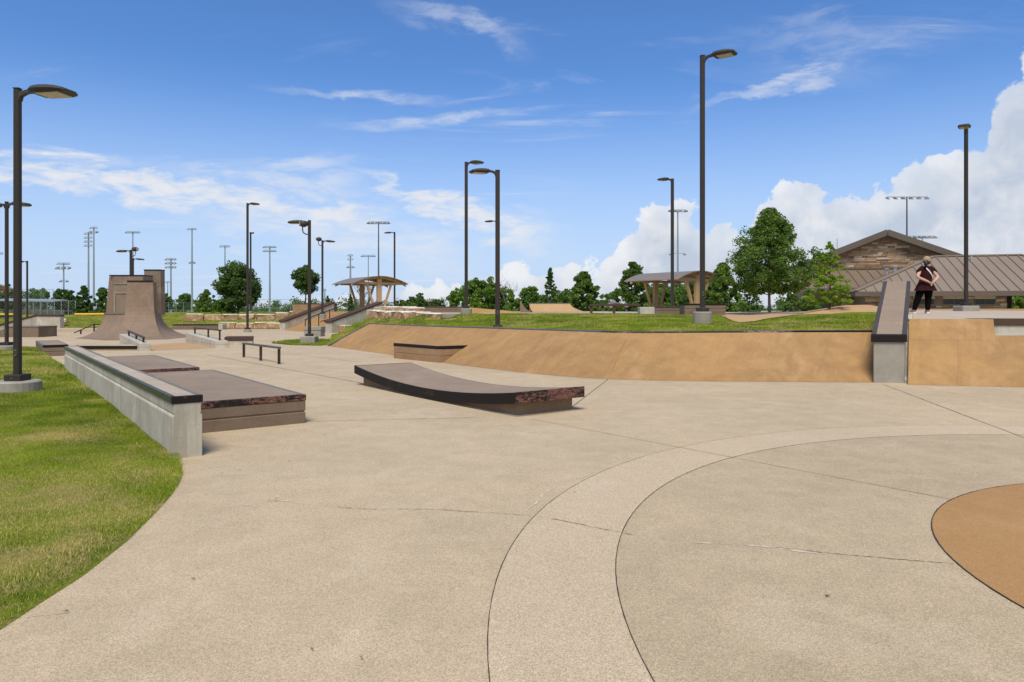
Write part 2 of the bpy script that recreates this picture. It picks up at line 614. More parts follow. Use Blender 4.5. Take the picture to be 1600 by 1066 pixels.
M['bronze'] = plain('bronze_paint', (0.036, 0.029, 0.023), 0.5, 0.10, 0.8, spec=0.3)
M['bronze_head'] = plain('bronze_head_paint', (0.052, 0.043, 0.034), 0.5, 0.1, 2.0, spec=0.35)
M['lens'] = plain('lens_glass', (0.34, 0.33, 0.20), 0.15, 0.3, 6.0)
M['bolt'] = plain('bolt_metal', (0.45, 0.44, 0.42), 0.35, 0.2, 20.0, 0.8)
M['galv'] = plain('galvanised_pole', (0.30, 0.345, 0.375), 0.5, 0.12, 1.0, 0.2)
M['galv_dark'] = plain('floodlight_housing', (0.10, 0.11, 0.115), 0.5, 0.2, 4.0, 0.2)
M['flood_glass'] = plain('floodlight_glass', (0.30, 0.32, 0.33), 0.2, 0.3, 4.0)
M['tan_paint'] = plain('tan_paint', (0.44, 0.29, 0.135), 0.5, 0.1, 2.0)
M['roof_brown'] = plain('shelter_roof', (0.21, 0.175, 0.135), 0.5, 0.12, 2.0)
M['metal_roof'] = plain('seamed_metal_roof', (0.235, 0.185, 0.138), 0.55, 0.07, 0.7, 0.0, 0.3)
M['metal_roof_dark'] = plain('seamed_metal_roof_dark', (0.19, 0.138, 0.095), 0.55, 0.08, 0.7, 0.0, 0.3)
M['fascia'] = plain('fascia_paint', (0.115, 0.09, 0.068), 0.5, 0.1, 1.0)
M['soffit'] = plain('soffit_paint', (0.42, 0.33, 0.23), 0.6, 0.1, 1.0)
M['lintel'] = plain('limestone_lintel', (0.60, 0.50, 0.32), 0.8, 0.12, 6.0)
M['glass_dark'] = plain('window_glass', (0.016, 0.015, 0.014), 0.08, 0.3, 2.0)
M['vent'] = plain('vent_pipe', (0.42, 0.46, 0.48), 0.4, 0.15, 6.0, 0.5)
M['rail_black'] = steel('rail_steel', (0.030, 0.022, 0.018), (0.09, 0.05, 0.035), (0.16, 0.13, 0.11), 0.45, 0.4, 0.2)
M['rail_top'] = steel('rail_top_steel', (0.06, 0.055, 0.052), (0.26, 0.25, 0.24), (0.05, 0.03, 0.025), 0.8, 0.35, 0.5)
M['mortar'] = plain('mortar', (0.26, 0.20, 0.14), 0.9, 0.2, 6.0)
STONES = []
for i, c in enumerate([(0.38, 0.27, 0.165), (0.28, 0.185, 0.11), (0.46, 0.34, 0.22), (0.19, 0.12, 0.075), (0.34, 0.22, 0.135), (0.56, 0.46, 0.34), (0.41, 0.28, 0.17)]):
    STONES.append(plain('wall_stone_%d' % i, c, 0.9, 0.3, 1.2, co=pos))


def limestone():
    m, t, b = material('limestone')
    p = pos(t)
    n1 = t.noise(p, 3.2, 7, 0.68, 0.8)
    n2 = t.noise(p, 9.0, 6, 0.65, 0.6)
    nz = t.n('ShaderNodeSeparateXYZ')
    t.link(t.n('ShaderNodeNewGeometry').outputs['True Normal'], nz.inputs[0])
    rustf = t.smooth(n1, 0.36, 0.54)                              # rusty quarry-split faces, pale sawn bed on top
    face = t.mix(t.math('MULTIPLY', rustf, 0.8), (0.55, 0.44, 0.30), (0.34, 0.17, 0.06))
    face = t.mix(t.math('MULTIPLY', t.smooth(n2, 0.55, 0.68), 0.75), face, (0.12, 0.065, 0.035))
    topc = t.mix(t.smooth(n2, 0.4, 0.7), (0.72, 0.68, 0.60), (0.55, 0.50, 0.42))
    col = t.mix(t.smooth(nz.outputs[2], 0.55, 0.8), face, topc)
    t.link(col, b.inputs['Base Color'])
    b.inputs['Roughness'].default_value = 0.9
    bump(t, b, n2, 0.6, 0.04)
    return m


M['limestone'] = limestone()


def leaf(name, c0, c1, c2, trans=0.35):
    m = bpy.data.materials.new(name)
    m.use_nodes = True
    t = NT(m.node_tree)
    t.t.nodes.clear()
    a = t.n('ShaderNodeAttribute', attribute_name='tint')
    rp = t.n('ShaderNodeValToRGB')
    rp.color_ramp.elements[0].color = c4(c0)
    rp.color_ramp.elements[1].color = c4(c2)
    e = rp.color_ramp.elements.new(0.55)
    e.color = c4(c1)
    t.link(a.outputs['Fac'], rp.inputs[0])
    d = t.n('ShaderNodeBsdfPrincipled')
    t.link(rp.outputs[0], d.inputs['Base Color'])
    d.inputs['Roughness'].default_value = 0.55
    d.inputs['Specular IOR Level'].default_value = 0.3
    tr = t.n('ShaderNodeBsdfTranslucent')
    hs = t.n('ShaderNodeHueSaturation')
    hs.inputs['Value'].default_value = 1.5
    hs.inputs['Hue'].default_value = 0.485
    t.link(rp.outputs[0], hs.inputs['Color'])
    t.link(hs.outputs[0], tr.inputs[0])
    mx = t.n('ShaderNodeMixShader')
    mx.inputs[0].default_value = trans
    t.link(d.outputs[0], mx.inputs[1])
    t.link(tr.outputs[0], mx.inputs[2])
    o = t.n('ShaderNodeOutputMaterial')
    t.link(mx.outputs[0], o.inputs[0])
    return m


M['leaf_oak'] = leaf('leaf_oak', (0.060, 0.115, 0.022), (0.11, 0.20, 0.030), (0.27, 0.38, 0.05), 0.4)
M['leaf_dark'] = leaf('leaf_dark', (0.048, 0.090, 0.024), (0.080, 0.150, 0.034), (0.14, 0.23, 0.048), 0.4)
M['leaf_mid'] = leaf('leaf_mid', (0.055, 0.11, 0.020), (0.12, 0.22, 0.034), (0.23, 0.35, 0.05), 0.42)
M['leaf_light'] = leaf('leaf_light', (0.10, 0.18, 0.02), (0.17, 0.29, 0.03), (0.27, 0.38, 0.045), 0.4)
M['leaf_cypress'] = leaf('leaf_cypress', (0.14, 0.24, 0.020), (0.22, 0.37, 0.030), (0.32, 0.46, 0.05), 0.45)
M['bark'] = plain('bark', (0.085, 0.062, 0.045), 0.9, 0.4, 14.0)
M['bark_grey'] = plain('bark_grey', (0.15, 0.125, 0.105), 0.9, 0.35, 14.0)
M['blade'] = leaf('grass_blade', (0.06, 0.125, 0.006), (0.35, 0.43, 0.022), (0.64, 0.50, 0.20), 0.30)


def soil():
    m, t, b = material('lawn_soil')
    p = pos(t)
    n1 = t.noise(p, 1.1, 6, 0.65, 0.3)
    n2 = t.noise(p, 45.0, 4, 0.7)
    col = t.mix(t.smooth(n1, 0.42, 0.62), (0.19, 0.225, 0.025), (0.38, 0.28, 0.13))
    col = t.mix(t.math('MULTIPLY', t.smooth(n2, 0.35, 0.7), 0.6), col, (0.085, 0.115, 0.016))
    t.link(col, b.inputs['Base Color'])
    b.inputs['Roughness'].default_value = 1.0
    b.inputs['Specular IOR Level'].default_value = 0.0
    bump(t, b, n2, 0.8, 0.03)
    return m


M['soil'] = soil()
M['far_ground'] = plain('far_ground_grass', (0.10, 0.15, 0.04), 1.0, 0.35, 0.05, co=pos, spec=0.0)
M['skin'] = plain('skin', (0.55, 0.32, 0.23), 0.5, 0.06, 12.0)
M['cloth'] = plain('maroon_cloth', (0.034, 0.010, 0.011), 0.95, 0.25, 18.0, spec=0.1)
M['pants'] = plain('black_cloth', (0.005, 0.005, 0.005), 1.0, 0.2, 18.0, spec=0.05)
M['hair'] = plain('dark_hair', (0.010, 0.008, 0.008), 0.5, 0.4, 60.0)
M['cap'] = plain('tan_cap', (0.36, 0.26, 0.14), 0.85, 0.15, 25.0)
M['white_cloth'] = plain('white_strap', (0.72, 0.70, 0.66), 0.7, 0.08, 25.0)
M['shoe'] = plain('white_shoe', (0.70, 0.66, 0.62), 0.6, 0.12, 20.0)
M['shoe_red'] = plain('shoe_upper', (0.32, 0.12, 0.09), 0.7, 0.15, 20.0)
M['fence_wire'] = plain('chain_link_wire', (0.28, 0.30, 0.31), 0.5, 0.1, 3.0, 0.4)
M['fence_yellow'] = plain('yellow_cap', (0.75, 0.45, 0.03), 0.5, 0.1, 2.0)
M['fence_blue'] = plain('blue_windscreen', (0.02, 0.045, 0.085), 0.8, 0.2, 2.0)
M['house_wall'] = plain('house_wall', (0.42, 0.36, 0.30), 0.9, 0.1, 1.0)
M['house_roof'] = plain('house_shingles', (0.17, 0.14, 0.125), 0.9, 0.2, 3.0)
M['dry_leaf'] = plain('dry_leaf', (0.06, 0.045, 0.03), 0.9, 0.4, 30.0)

# ------------------------------------------------------------------ ground, floor and lawns
rng = np.random.default_rng(7)
random.seed(11)


def inside(poly, x, y):
    """vectorised point in polygon"""
    x, y = np.asarray(x), np.asarray(y)
    res = np.zeros(x.shape, bool)
    n = len(poly)
    for i in range(n):
        x0, y0 = poly[i][:2]
        x1, y1 = poly[(i + 1) % n][:2]
        if y0 == y1:
            continue
        c = ((y0 > y) != (y1 > y)) & (x < (x1 - x0) * (y - y0) / (y1 - y0) + x0)
        res ^= c
    return res


LAT = rng.random((256, 256))


def vnoise(x, y, s):
    x, y = np.asarray(x) * s, np.asarray(y) * s
    xi, yi = np.floor(x).astype(int), np.floor(y).astype(int)
    fx, fy = x - xi, y - yi
    fx, fy = fx * fx * (3 - 2 * fx), fy * fy * (3 - 2 * fy)
    g = lambda a, b: LAT[(xi + a) & 255, (yi + b) & 255]
    return (g(0, 0) * (1 - fx) + g(1, 0) * fx) * (1 - fy) + (g(0, 1) * (1 - fx) + g(1, 1) * fx) * fy


def idw(ctrl, power=2.6):
    c = np.array(ctrl, float)

    def f(x, y):
        x, y = np.asarray(x, float), np.asarray(y, float)
        num = np.zeros(x.shape)
        den = np.zeros(x.shape)
        for cx, cy, cz in c:
            wgt = 1.0 / (((x - cx) ** 2 + (y - cy) ** 2) + 0.02) ** (power / 2)
            num += wgt * cz
            den += wgt
        return num / den
    return f


def densify(poly, step):
    out = []
    for i in range(len(poly)):
        a, b = Vector(poly[i][:2]), Vector(poly[(i + 1) % len(poly)][:2])
        k = max(1, int((b - a).length / step))
        for j in range(k):
            out.append(tuple(a.lerp(b, j / k)))
    return out


def sheet(poly, hfun, step, rough=0.0, edge_step=None, edge_z=None):
    """triangulated sheet inside a polygon with heights from hfun"""
    P = densify(poly, edge_step or step)
    xs, ys = [p[0] for p in P], [p[1] for p in P]
    gx, gy = np.meshgrid(np.arange(min(xs), max(xs), step), np.arange(min(ys), max(ys), step))
    gx = gx.ravel() + rng.uniform(-0.3, 0.3, gx.size) * step
    gy = gy.ravel() + rng.uniform(-0.3, 0.3, gy.size) * step
    k = inside(P, gx, gy)
    pts = [Vector(p) for p in P] + [Vector((a, b)) for a, b in zip(gx[k], gy[k])]
    ed = [(i, (i + 1) % len(P)) for i in range(len(P))]
    v, _, f, *_ = delaunay_2d_cdt(pts, ed, [], 0, 1e-4)
    arr = np.array([(p[0], p[1]) for p in v])
    z = hfun(arr[:, 0], arr[:, 1])
    if rough:
        z = z + (vnoise(arr[:, 0], arr[:, 1], 0.9) - 0.5) * rough
    if edge_z is not None:                                           # the rim meets the paving
        ps = {(round(p[0], 3), round(p[1], 3)) for p in P}
        rimv = np.array([(round(float(a), 3), round(float(b), 3)) in ps for a, b in arr])
        z[rimv] = edge_z
    cen = np.array([arr[list(t)].mean(0) for t in f])
    ok = inside(P, cen[:, 0], cen[:, 1])
    mb = MB()
    mb.v = [(a[0], a[1], b) for a, b in zip(arr, z)]
    mb.f = [tuple(t) for t, o in zip(f, ok) if o]
    return mb


def blades(name, poly, hfun, n, yr, hgt, wid, label, dry=0.5, margin=1.2, rough=0.0, parent=None, ypow=1.0, keep=None, xr=None, patches=()):
    """mown turf: n single blades spread through the part of the polygon the view takes in"""
    m = int(n * 3)
    Y = yr[0] + (yr[1] - yr[0]) * rng.random(m) ** ypow
    half = 0.74 * Y + margin
    X = rng.uniform(-1, 1, m) * half if xr is None else rng.uniform(xr[0], xr[1], m)
    k = inside(poly, X, Y) & (np.abs(X) < half)
    if keep is not None:
        k &= keep(X, Y)
    X, Y = X[k][:n], Y[k][:n]
    m = len(X)
    Z = hfun(X, Y)
    if rough:
        Z = Z + (vnoise(X, Y, 0.9) - 0.5) * rough
    X = X + rng.normal(0, 0.012, m)
    Y = Y + rng.normal(0, 0.012, m)
    clump = vnoise(X, Y, 5.0) * 0.6 + vnoise(X, Y, 14.0) * 0.4
    drym = vnoise(X + 9, Y + 4, 0.55) * 0.55 + vnoise(X, Y, 1.9) * 0.45
    far = np.clip(Y / 9.0, 1.0, 3.5)
    bare = np.zeros(m)
    for bx, by, br in patches:                                      # worn, dried-out spots
        q = ((X - bx) ** 2 + (Y - by) ** 2) / (br * br) + 0.9 * (vnoise(X, Y, 4.0) - 0.5)
        bare = np.maximum(bare, np.exp(-np.clip(q, 0, 9)))
    h = hgt * (0.45 + 0.9 * clump) * rng.uniform(0.6, 1.35, m) * far ** 0.4
    wd = wid * rng.uniform(0.7, 1.3, m) * far
    a = rng.uniform(0, 2 * np.pi, m)
    lean = rng.uniform(0.2, 1.1, m) * h
    la = rng.uniform(0, 2 * np.pi, m)
    dx, dy = np.cos(a) * wd / 2, np.sin(a) * wd / 2
    V = np.empty((m, 3, 3), np.float32)
    V[:, 0] = np.c_[X - dx, Y - dy, Z - 0.004]
    V[:, 1] = np.c_[X + dx, Y + dy, Z - 0.004]
    V[:, 2] = np.c_[X + np.cos(la) * lean, Y + np.sin(la) * lean, Z + h]
    base = 0.04 + 0.50 * rng.random(m) + 0.34 * (vnoise(X, Y, 2.6) - 0.5) + 0.26 * (vnoise(X + 3, Y, 0.7) - 0.5)
    h = h * (1 - 0.55 * bare * rng.random(m))
    h = np.where(rng.random(m) < bare * 0.75, h * 0.10, h)
    isdry = rng.random(m) < 0.92 * bare +  np.clip((drym - 0.47) * 4.2, 0.05, 0.9) * dry
    t = np.where(isdry, rng.uniform(0.72, 1.0, m), np.clip(base, 0, 0.68))
    me = np_mesh(name, V.reshape(-1, 3), np.arange(m * 3).reshape(-1, 3), M['blade'], np.repeat(t, 3), tri=True)
    o = link(name, me, parent)
    return tag(o, label, 'grass', None, 'stuff')


ground = MB()
ground.add([(-2500, -600, -0.12), (2500, -600, -0.12), (2500, 4000, -0.12), (-2500, 4000, -0.12)], [(0, 1, 2, 3)])
struct('ground', ground, M['far_ground'])

fl = MB()
fl.grid([[(x, y, 0.0) for x in np.linspace(-60, 30, 10)] for y in np.linspace(-8, 56, 8)])
floor = struct('skatepark_floor', fl, M['floor'])

CB = (5.94, 3.55)                                                   # centre of the curved band
R_OUT, R_IN = 6.06, 5.36
CO, R_OR = (5.39, 3.83), 2.67                                       # orange disc


def arc(c, r, a0, a1, n):
    return [(c[0] + r * math.cos(a0 + (a1 - a0) * i / n), c[1] + r * math.sin(a0 + (a1 - a0) * i / n)) for i in range(n + 1)]


ring = MB()
ring.grid([[(x, y, 0.004) for x, y in arc(CB, r, 0, 2 * math.pi, 160)] for r in (R_OUT, R_IN)])
struct('band_slab', ring, M['band'], floor)
disc = MB()
disc.grid([[(x, y, 0.0035) for x, y in arc(CB, r, 0, 2 * math.pi, 160)] for r in (R_IN, 0.05)])
struct('inner_slab', disc, M['inner'], floor)
disc = MB()
disc.grid([[(x, y, 0.008) for x, y in arc(CO, r, 0, 2 * math.pi, 120)] for r in (R_OR, 0.05)])
struct('orange_slab', disc, M['orange'], floor)


def ribbon(name, path, wd, z, mat, jag=0.3, step=0.06, wob=0.0, gaps=0.0):
    """thin line cut into the floor: a strip of uneven width"""
    pts = []
    for i in range(len(path) - 1):
        a, b = Vector(path[i][:2]), Vector(path[i + 1][:2])
        k = max(1, int((b - a).length / step))
        for j in range(k):
            pts.append(a.lerp(b, j / k))
    pts.append(Vector(path[-1][:2]))
    mb = MB()
    rows = []
    off = 0.0
    for i, p in enumerate(pts):
        d = (pts[min(i + 1, len(pts) - 1)] - pts[max(i - 1, 0)]).normalized()
        nn = Vector((-d.y, d.x))
        off = off * 0.9 + random.uniform(-wob, wob)
        w_ = wd * random.uniform(1 - jag, 1 + jag) / 2
        if gaps and noise.noise(Vector((p.x * 2.2, p.y * 2.2, 3.0))) > 0.5 - gaps:
            w_ = wd * 0.06
        c = p + nn * off
        rows.append([(c.x - nn.x * w_, c.y - nn.y * w_, z), (c.x + nn.x * w_, c.y + nn.y * w_, z)])
    mb.grid(rows)
    return struct(name, mb, mat, floor)


def og(px, py, z=0.0):
    p = onz(px, py, z)
    return (p.x, p.y)


ribbon('joint', arc(CB, R_OUT, math.radians(60), math.radians(262), 90), 0.005, 0.0062, M['joint'])
ribbon('joint', arc(CB, R_IN, math.radians(60), math.radians(262), 90), 0.006, 0.0062, M['joint'])
ribbon('joint', arc(CO, R_OR, math.radians(60), math.radians(300), 70), 0.008, 0.0102, M['joint'])
for a, b, wd in [((830, 655), (1490, 782), 0.007), ((1380, 601), (1640, 700), 0.010), ((893, 637), (950, 593), 0.0098), ((481, 659), (742, 653), 0.010),
                 ((325, 555), (566, 599), 0.016), ((560, 566), (390, 545), 0.016), ((1000, 641), (905, 640), 0.007)]:
    ribbon('joint', [og(*a), og(*b)], wd, 0.0064, M['joint'] if wd > 0.0095 else M['crack_m'])
ribbon('crack', [og(*p) for p in [(420, 783), (480, 790), (570, 796), (680, 797), (760, 801), (820, 805), (840, 808), (880, 815), (925, 825), (962, 832), (1060, 848), (1170, 853), (1210, 856), (1300, 866), (1490, 882)]],
       0.006, 0.0066, M['crack_m'], 0.8, 0.025, 0.006, 0.42)
ribbon('crack_chip', [og(*p) for p in [(1085, 849), (1150, 853), (1195, 855), (1240, 861), (1275, 865)]], 0.022, 0.0058, M['patch'], 0.8, 0.03, 0.006, 0.1)
ribbon('crack_chip', [og(*p) for p in [(822, 800), (845, 775), (880, 755), (915, 743)]], 0.012, 0.0030, M['patch'], 0.8, 0.03, 0.010, 0.45)
ribbon('crack_chip', [og(*p) for p in [(430, 782), (455, 784), (478, 789)]], 0.018, 0.0030, M['patch'], 0.8, 0.03, 0.006, 0.3)
ribbon('crack_chip', [og(*p) for p in [(352, 794), (372, 791), (392, 789)]], 0.018, 0.0030, M['patch'], 0.8, 0.03, 0.006, 0.2)
ribbon('crack_chip', [og(*p) for p in [(40, 965), (80, 960), (112, 957)]], 0.005, 0.0030, M['patch'], 0.8, 0.03, 0.004, 0.2)

litter = MB()
for (px, py) in [(449, 705), (608, 677), (686, 669), (597, 725), (662, 749), (346, 741), (432, 781), (898, 771), (955, 827), (1131, 731), (1371, 662), (1337, 648), (1293, 934), (487, 1017), (982, 679), (992, 644), (452, 722),
                 (103, 958), (302, 907), (368, 725), (375, 736), (388, 724), (1174, 743), (681, 867), (460, 697), (508, 680), (565, 1031)]:
    x, y = og(px, py)
    s = random.uniform(0.007, 0.015)
    a = random.uniform(0, 6.28)
    pts = []
    for k in range(6):
        ex, ey = s * math.cos(k * 1.047) * random.uniform(0.8, 1.2), s * 0.45 * math.sin(k * 1.047)
        pts.append((x + ex * math.cos(a) - ey * math.sin(a), y + ex * math.sin(a) + ey * math.cos(a), 0.010 + random.uniform(0, 0.006)))
    litter.add(pts, [(0, 1, 2, 3, 4, 5)])
lo = struct('fallen_leaf_litter', litter, M['dry_leaf'])
tag(lo, 'dry dark leaf bits scattered on the tan concrete floor', 'leaf litter', None, 'stuff')

# ---- frame of the long ledge: origin at its near outer foot, u runs along it, n across to the right
LA, LU, LN = Vector((-3.60, 7.46)), Vector((-0.6, 0.8)), Vector((0.8, 0.6))


def LP(u, n):
    p = LA + LU * u + LN * n
    return (p.x, p.y)


# near lawn
lawn_poly = [(-2.5, -3.0), (-2.53, 3.0), og(0, 985), og(60, 945), og(130, 900), og(200, 845), og(245, 800), og(268, 774), og(280, 757), og(286, 742), og(284, 729), LP(0.05, 0.06),
             LP(6, 0.06), LP(12.4, 0.06), LP(19.6, 0.0), LP(24.3, 0.0), (-19.6, 26.7), (-30, 24.5), (-48, 20), (-48, -3)]


def lawn_h(x, y):
    d = np.clip((-2.5 - np.asarray(x)) * 0.6, 0, 12) + np.clip(np.asarray(y) - 7.6, 0, 4) * 0.2
    return 0.012 + 0.10 * (1 - np.exp(-d / 1.2)) + 0 * y


struct('lawn', sheet(lawn_poly, lawn_h, 0.5, 0.05, 0.25, 0.002), M['soil'])
DRY = [(*og(px, py, 0.06), r) for px, py, r in [(150, 745, 0.42), (225, 738, 0.25), (95, 790, 0.45), (30, 815, 0.5), (180, 800, 0.35), (20, 880, 0.35), (90, 845, 0.28), (270, 705, 0.15), (150, 630, 0.18), (210, 650, 0.15), (60, 690, 0.4), (-60, 800, 0.6)]]
blades('lawn_grass', lawn_poly, lawn_h, 500000, (2.6, 12.5), 0.019, 0.0040, 'mown green grass with dry patches beside the long concrete ledge', 0.45, 2.8, 0.05, ypow=0.75, xr=(-12.5, -2.4), patches=DRY)
blades('lawn_grass_beyond', lawn_poly, lawn_h, 160000, (12.3, 27.0), 0.032, 0.006, 'mown green grass farther along the long ledge near the second lamp', 0.7, 3.0, 0.05, xr=(-23, -7))

# ------------------------------------------------------------------ orange bank with its lip, hill lawn above it
FOOT = [((-7.78, 29.8), (0.84, 0.54), 0.93), ((-5.95, 26.95), (0.845, 0.535), 0.94), ((-4.1, 24.1), (0.85, 0.53), 0.95), ((-2.07, 20.7), (0.80, 0.60), 0.985), ((-0.5, 18.5), (0.72, 0.69), 1.0), ((0.77, 16.95), (0.62, 0.78), 1.005),
        ((2.17, 15.9), (0.41, 0.91), 1.0), ((3.95, 15.45), (0.38, 0.925), 1.02), ((6.0, 15.3), (0.42, 0.905), 1.04), ((7.9, 15.15), (0.46, 0.89), 1.05)]
RUN = 1.85


def bank_line(t):
    """foot and lip points between the measured sections (t = 0 .. len-1), smoothed"""
    i = min(int(t), len(FOOT) - 2)
    f = t - i

    def cr(get):
        p0, p1, p2, p3 = (get(max(i - 1, 0)), get(i), get(i + 1), get(min(i + 2, len(FOOT) - 1)))
        return 0.5 * ((2 * p1) + (p2 - p0) * f + (2 * p0 - 5 * p1 + 4 * p2 - p3) * f * f + (3 * p1 - p0 - 3 * p2 + p3) * f ** 3)
    foot = cr(lambda k: Vector(FOOT[k][0]))
    nn = cr(lambda k: Vector(FOOT[k][1])).normalized()
    h = cr(lambda k: Vector((FOOT[k][2], 0))).x
    return foot, foot + nn * RUN, h, nn


bank = thing('skate_bank', 'long curved tan orange concrete bank below the grass rise with scuffed steel lip', 'skate ramp', (0, 18, 0))
TT = np.linspace(0, len(FOOT) - 1, 64)
lip_line = []
for (ta, tb) in [(0, 6.0), (6.0, 9.0)]:
    pm = MB()
    rows = []
    for t in np.linspace(ta + 0.001, tb - 0.001, 34):
        f, l, h, nn = bank_line(t)
        prof = []
        for s in (0.0, 0.05, 0.12, 0.3, 0.5, 0.7, 0.88, 1.0):
            z = h * (s - 0.035 * math.exp(-((s - 0.06) / 0.09) ** 2) * (1 if s > 0 else 0))     # slightly eased into the floor
            p = f.lerp(l, s)
            prof.append((p.x, p.y, max(z, 0.0) + 0.002))
        prof.append((l.x, l.y, 0.002))
        rows.append(prof)
    pm.grid(rows)
    part(bank, 'bank_panel', pm, M['bank'])
e = MB()
f, l, h, nn = bank_line(0)
e.add([(f.x, f.y, 0), (l.x, l.y, 0), (l.x, l.y, h)], [(0, 1, 2)])
part(bank, 'end_panel', e, M['bank'])
for ta, tb, mt in [(0, 5.4, 'lip'), (5.4, 8.0, 'lip_rust'), (8.0, 9.0, 'edge_dark')]:
    rows = []
    for t in np.linspace(ta, tb, 24):
        f, l, h, nn = bank_line(t)
        a, b = l - nn * 0.035, l + nn * 0.05
        rows.append([(a.x, a.y, h - 0.045), (a.x, a.y, h + 0.022), (b.x, b.y, h + 0.028), (b.x, b.y, h - 0.05)])
    lm = MB().ring_solid(rows)
    part(bank, 'steel_lip', lm, M[mt])
f, l, h, nn = bank_line(0)
dd = Vector((nn.y, -nn.x))
lm = MB().bar((f.x - 0.02, f.y, 0.01), (l.x - 0.02, l.y, h + 0.01), 0.06, 0.05)
part(bank, 'end_trim', lm, M['lip'])

LIP = [bank_line(t) for t in np.linspace(0, 9, 19)]
hill_ctrl = [(l.x, l.y, h - 0.01) for f, l, h, nn in LIP]
hill_ctrl += [(5.35, 19.6, 1.17), (2.5, 20.5, 1.12), (-0.2, 24.5, 1.05), (-3.0, 28.0, 1.02), (-3.4, 31.6, 1.03), (8.2, 19.0, 1.14), (9.6, 20.0, 1.22), (11.5, 23, 1.35), (13.2, 26.0, 1.42), (10.5, 26, 1.36),
              (7.4, 22.5, 1.10), (8.0, 25.5, 1.26), (6.5, 27.5, 1.30), (5, 24, 1.2), (1.5, 25, 1.17), (0, 29, 1.22)]
hill_ctrl += [(x, 33.0, 1.335) for x in (-4, -2, 0, 2, 4, 6, 8)] + [(-7.9, 30.1, 0.02), (-8.2, 33, 0.02), (-8.8, 36, 0.02), (-9.4, 40, 0.02), (-10.2, 44, 0.03), (-11.2, 46.2, 0.03), (-7.2, 33, 0.5), (-6.0, 33.5, 0.86), (-7.6, 38, 0.62), (-9.9, 47.2, 0.62), (-9.2, 45.4, 0.62), (-9.7, 44.0, 0.08), (-8.9, 42.6, 0.15), (-8.3, 41.5, 0.35),
              (-8.6, 48.5, 1.28), (-4.5, 38.5, 1.34), (-6.0, 43, 1.34), (-7.4, 48, 1.34), (-3.37, 32.5, 1.0), (-4.0, 33.3, 1.0), (-5.1, 35, 1.02), (-6.0, 36.6, 1.03), (-6.9, 38.2, 1.04), (-7.7, 39.8, 1.05), (-8.4, 41.5, 1.0), (-6.0, 39.5, 1.32), (-7.2, 42, 1.33)]
_f, _l, _h, _n = bank_line(0)
for s_ in (0.12, 0.25, 0.4, 0.55, 0.7, 0.85, 1.0):
    p_ = _f.lerp(_l, s_)
    hill_ctrl += [(p_.x, p_.y, _h * s_ - 0.015), (p_.x - 0.25, p_.y + 0.45, _h * s_ * 0.97 - 0.02)]
hill_h = idw(hill_ctrl, 3.4)
hill_poly = [(l.x + nn.x * 0.03, l.y + nn.y * 0.03) for f, l, h, nn in LIP] + [(9.0, 17.5), (10.35, 19.9), (11.8, 22.5), (14.2, 26.4), (11, 30), (9, 33), (-4, 33.4), (-4.3, 38.5), (-7.2, 48.2), (-9.3, 50), (-11.7, 46.4), (-10.7, 46.1), (-9.3, 40), (-8.3, 33), (-7.85, 30.0)]


def on_hill(px, py, y0=17.5, y1=33.0):
    """where the sight line of a photograph pixel meets the rise"""
    Y = np.linspace(y0, y1, 600)
    X = (px - 800.0) / FOC * Y
    Z = EYE - (py - HOR) / FOC * Y
    hit = np.nonzero(hill_h(X, Y) >= Z)[0]
    k = hit[0] if len(hit) else -1
    return (float(X[k]), float(Y[k]))


slab_poly = [on_hill(*p) for p in [(1120, 492.5), (1136, 499), (1155, 505.5), (1180, 503.5), (1215, 497), (1250, 492.8)]] + [(13.3, 26.3), (11.2, 29.8), (9.6, 31.9)]
struct('hill_lawn', sheet(hill_poly, hill_h, 0.6, 0.0, 0.5), M['soil'])
blades('hill_grass', hill_poly, hill_h, 330000, (16.5, 34.0), 0.030, 0.0048, 'green grass on the rise behind the orange bank', 0.55, 1.5, 0.0, xr=(-9, 15), keep=lambda x, y: ~inside(slab_poly, x, y))
blades('hill_grass_by_stairs', hill_poly, hill_h, 50000, (34.0, 50.0), 0.035, 0.006, 'green grass on the slope below the stacked limestone wall', 0.3, 1.5, 0.0, xr=(-13, -3))

# small lawn strip round the lamp at the bank's end
sp = [og(*p) for p in [(424, 536.5), (446, 533), (500, 531), (530, 532.5), (519, 538.5), (500, 540.3), (455, 539.5)]]
flat = lambda z: (lambda x, y: np.full(np.shape(x), z))
struct('lawn_strip', sheet(sp, flat(0.02), 0.8), M['soil'])
blades('lawn_strip_grass', sp, flat(0.02), 22000, (28.0, 37.0), 0.04, 0.006, 'narrow strip of grass round the lamp base by the end of the bank', 0.2, 1.0, 0.0, xr=(-14, -7))

# left mound behind the quarter pipe
mound_ctrl = [(x, 54.4, 0.02) for x in (-60, -50, -44, -38, -32, -26, -21, -18)] + [(-60, 62, 0.35), (-50, 62, 0.35), (-44, 62, 0.42), (-38, 62, 0.55), (-30, 61, 0.66), (-24, 60.5, 0.62), (-18.5, 59, 0.6), (-60, 68, 0.7), (-46, 68, 0.75), (-38, 68, 0.95), (-30, 67, 1.18), (-24, 67, 1.18), (-18, 66, 1.20)] + \
             [(x, 90, 1.15) for x in (-40, -30, -20)] + [(-70, 90, 0.75), (-52, 90, 0.75)]
mound_h = idw(mound_ctrl, 2.6)
mound_poly = [(-62, 54.2), (-40, 54.3), (-17.4, 54.3), (-14.8, 58), (-14.6, 70), (-14, 95), (-90, 95), (-80, 60)]
struct('mound_lawn', sheet(mound_poly, mound_h, 1.6, 0.0, 1.5), M['soil'])
blades('mound_grass', mound_poly, mound_h, 110000, (54.2, 72.0), 0.045, 0.007, 'green grass on the mound behind the brown quarter pipe', 0.4, 1.5, 0.0, xr=(-50, -14))

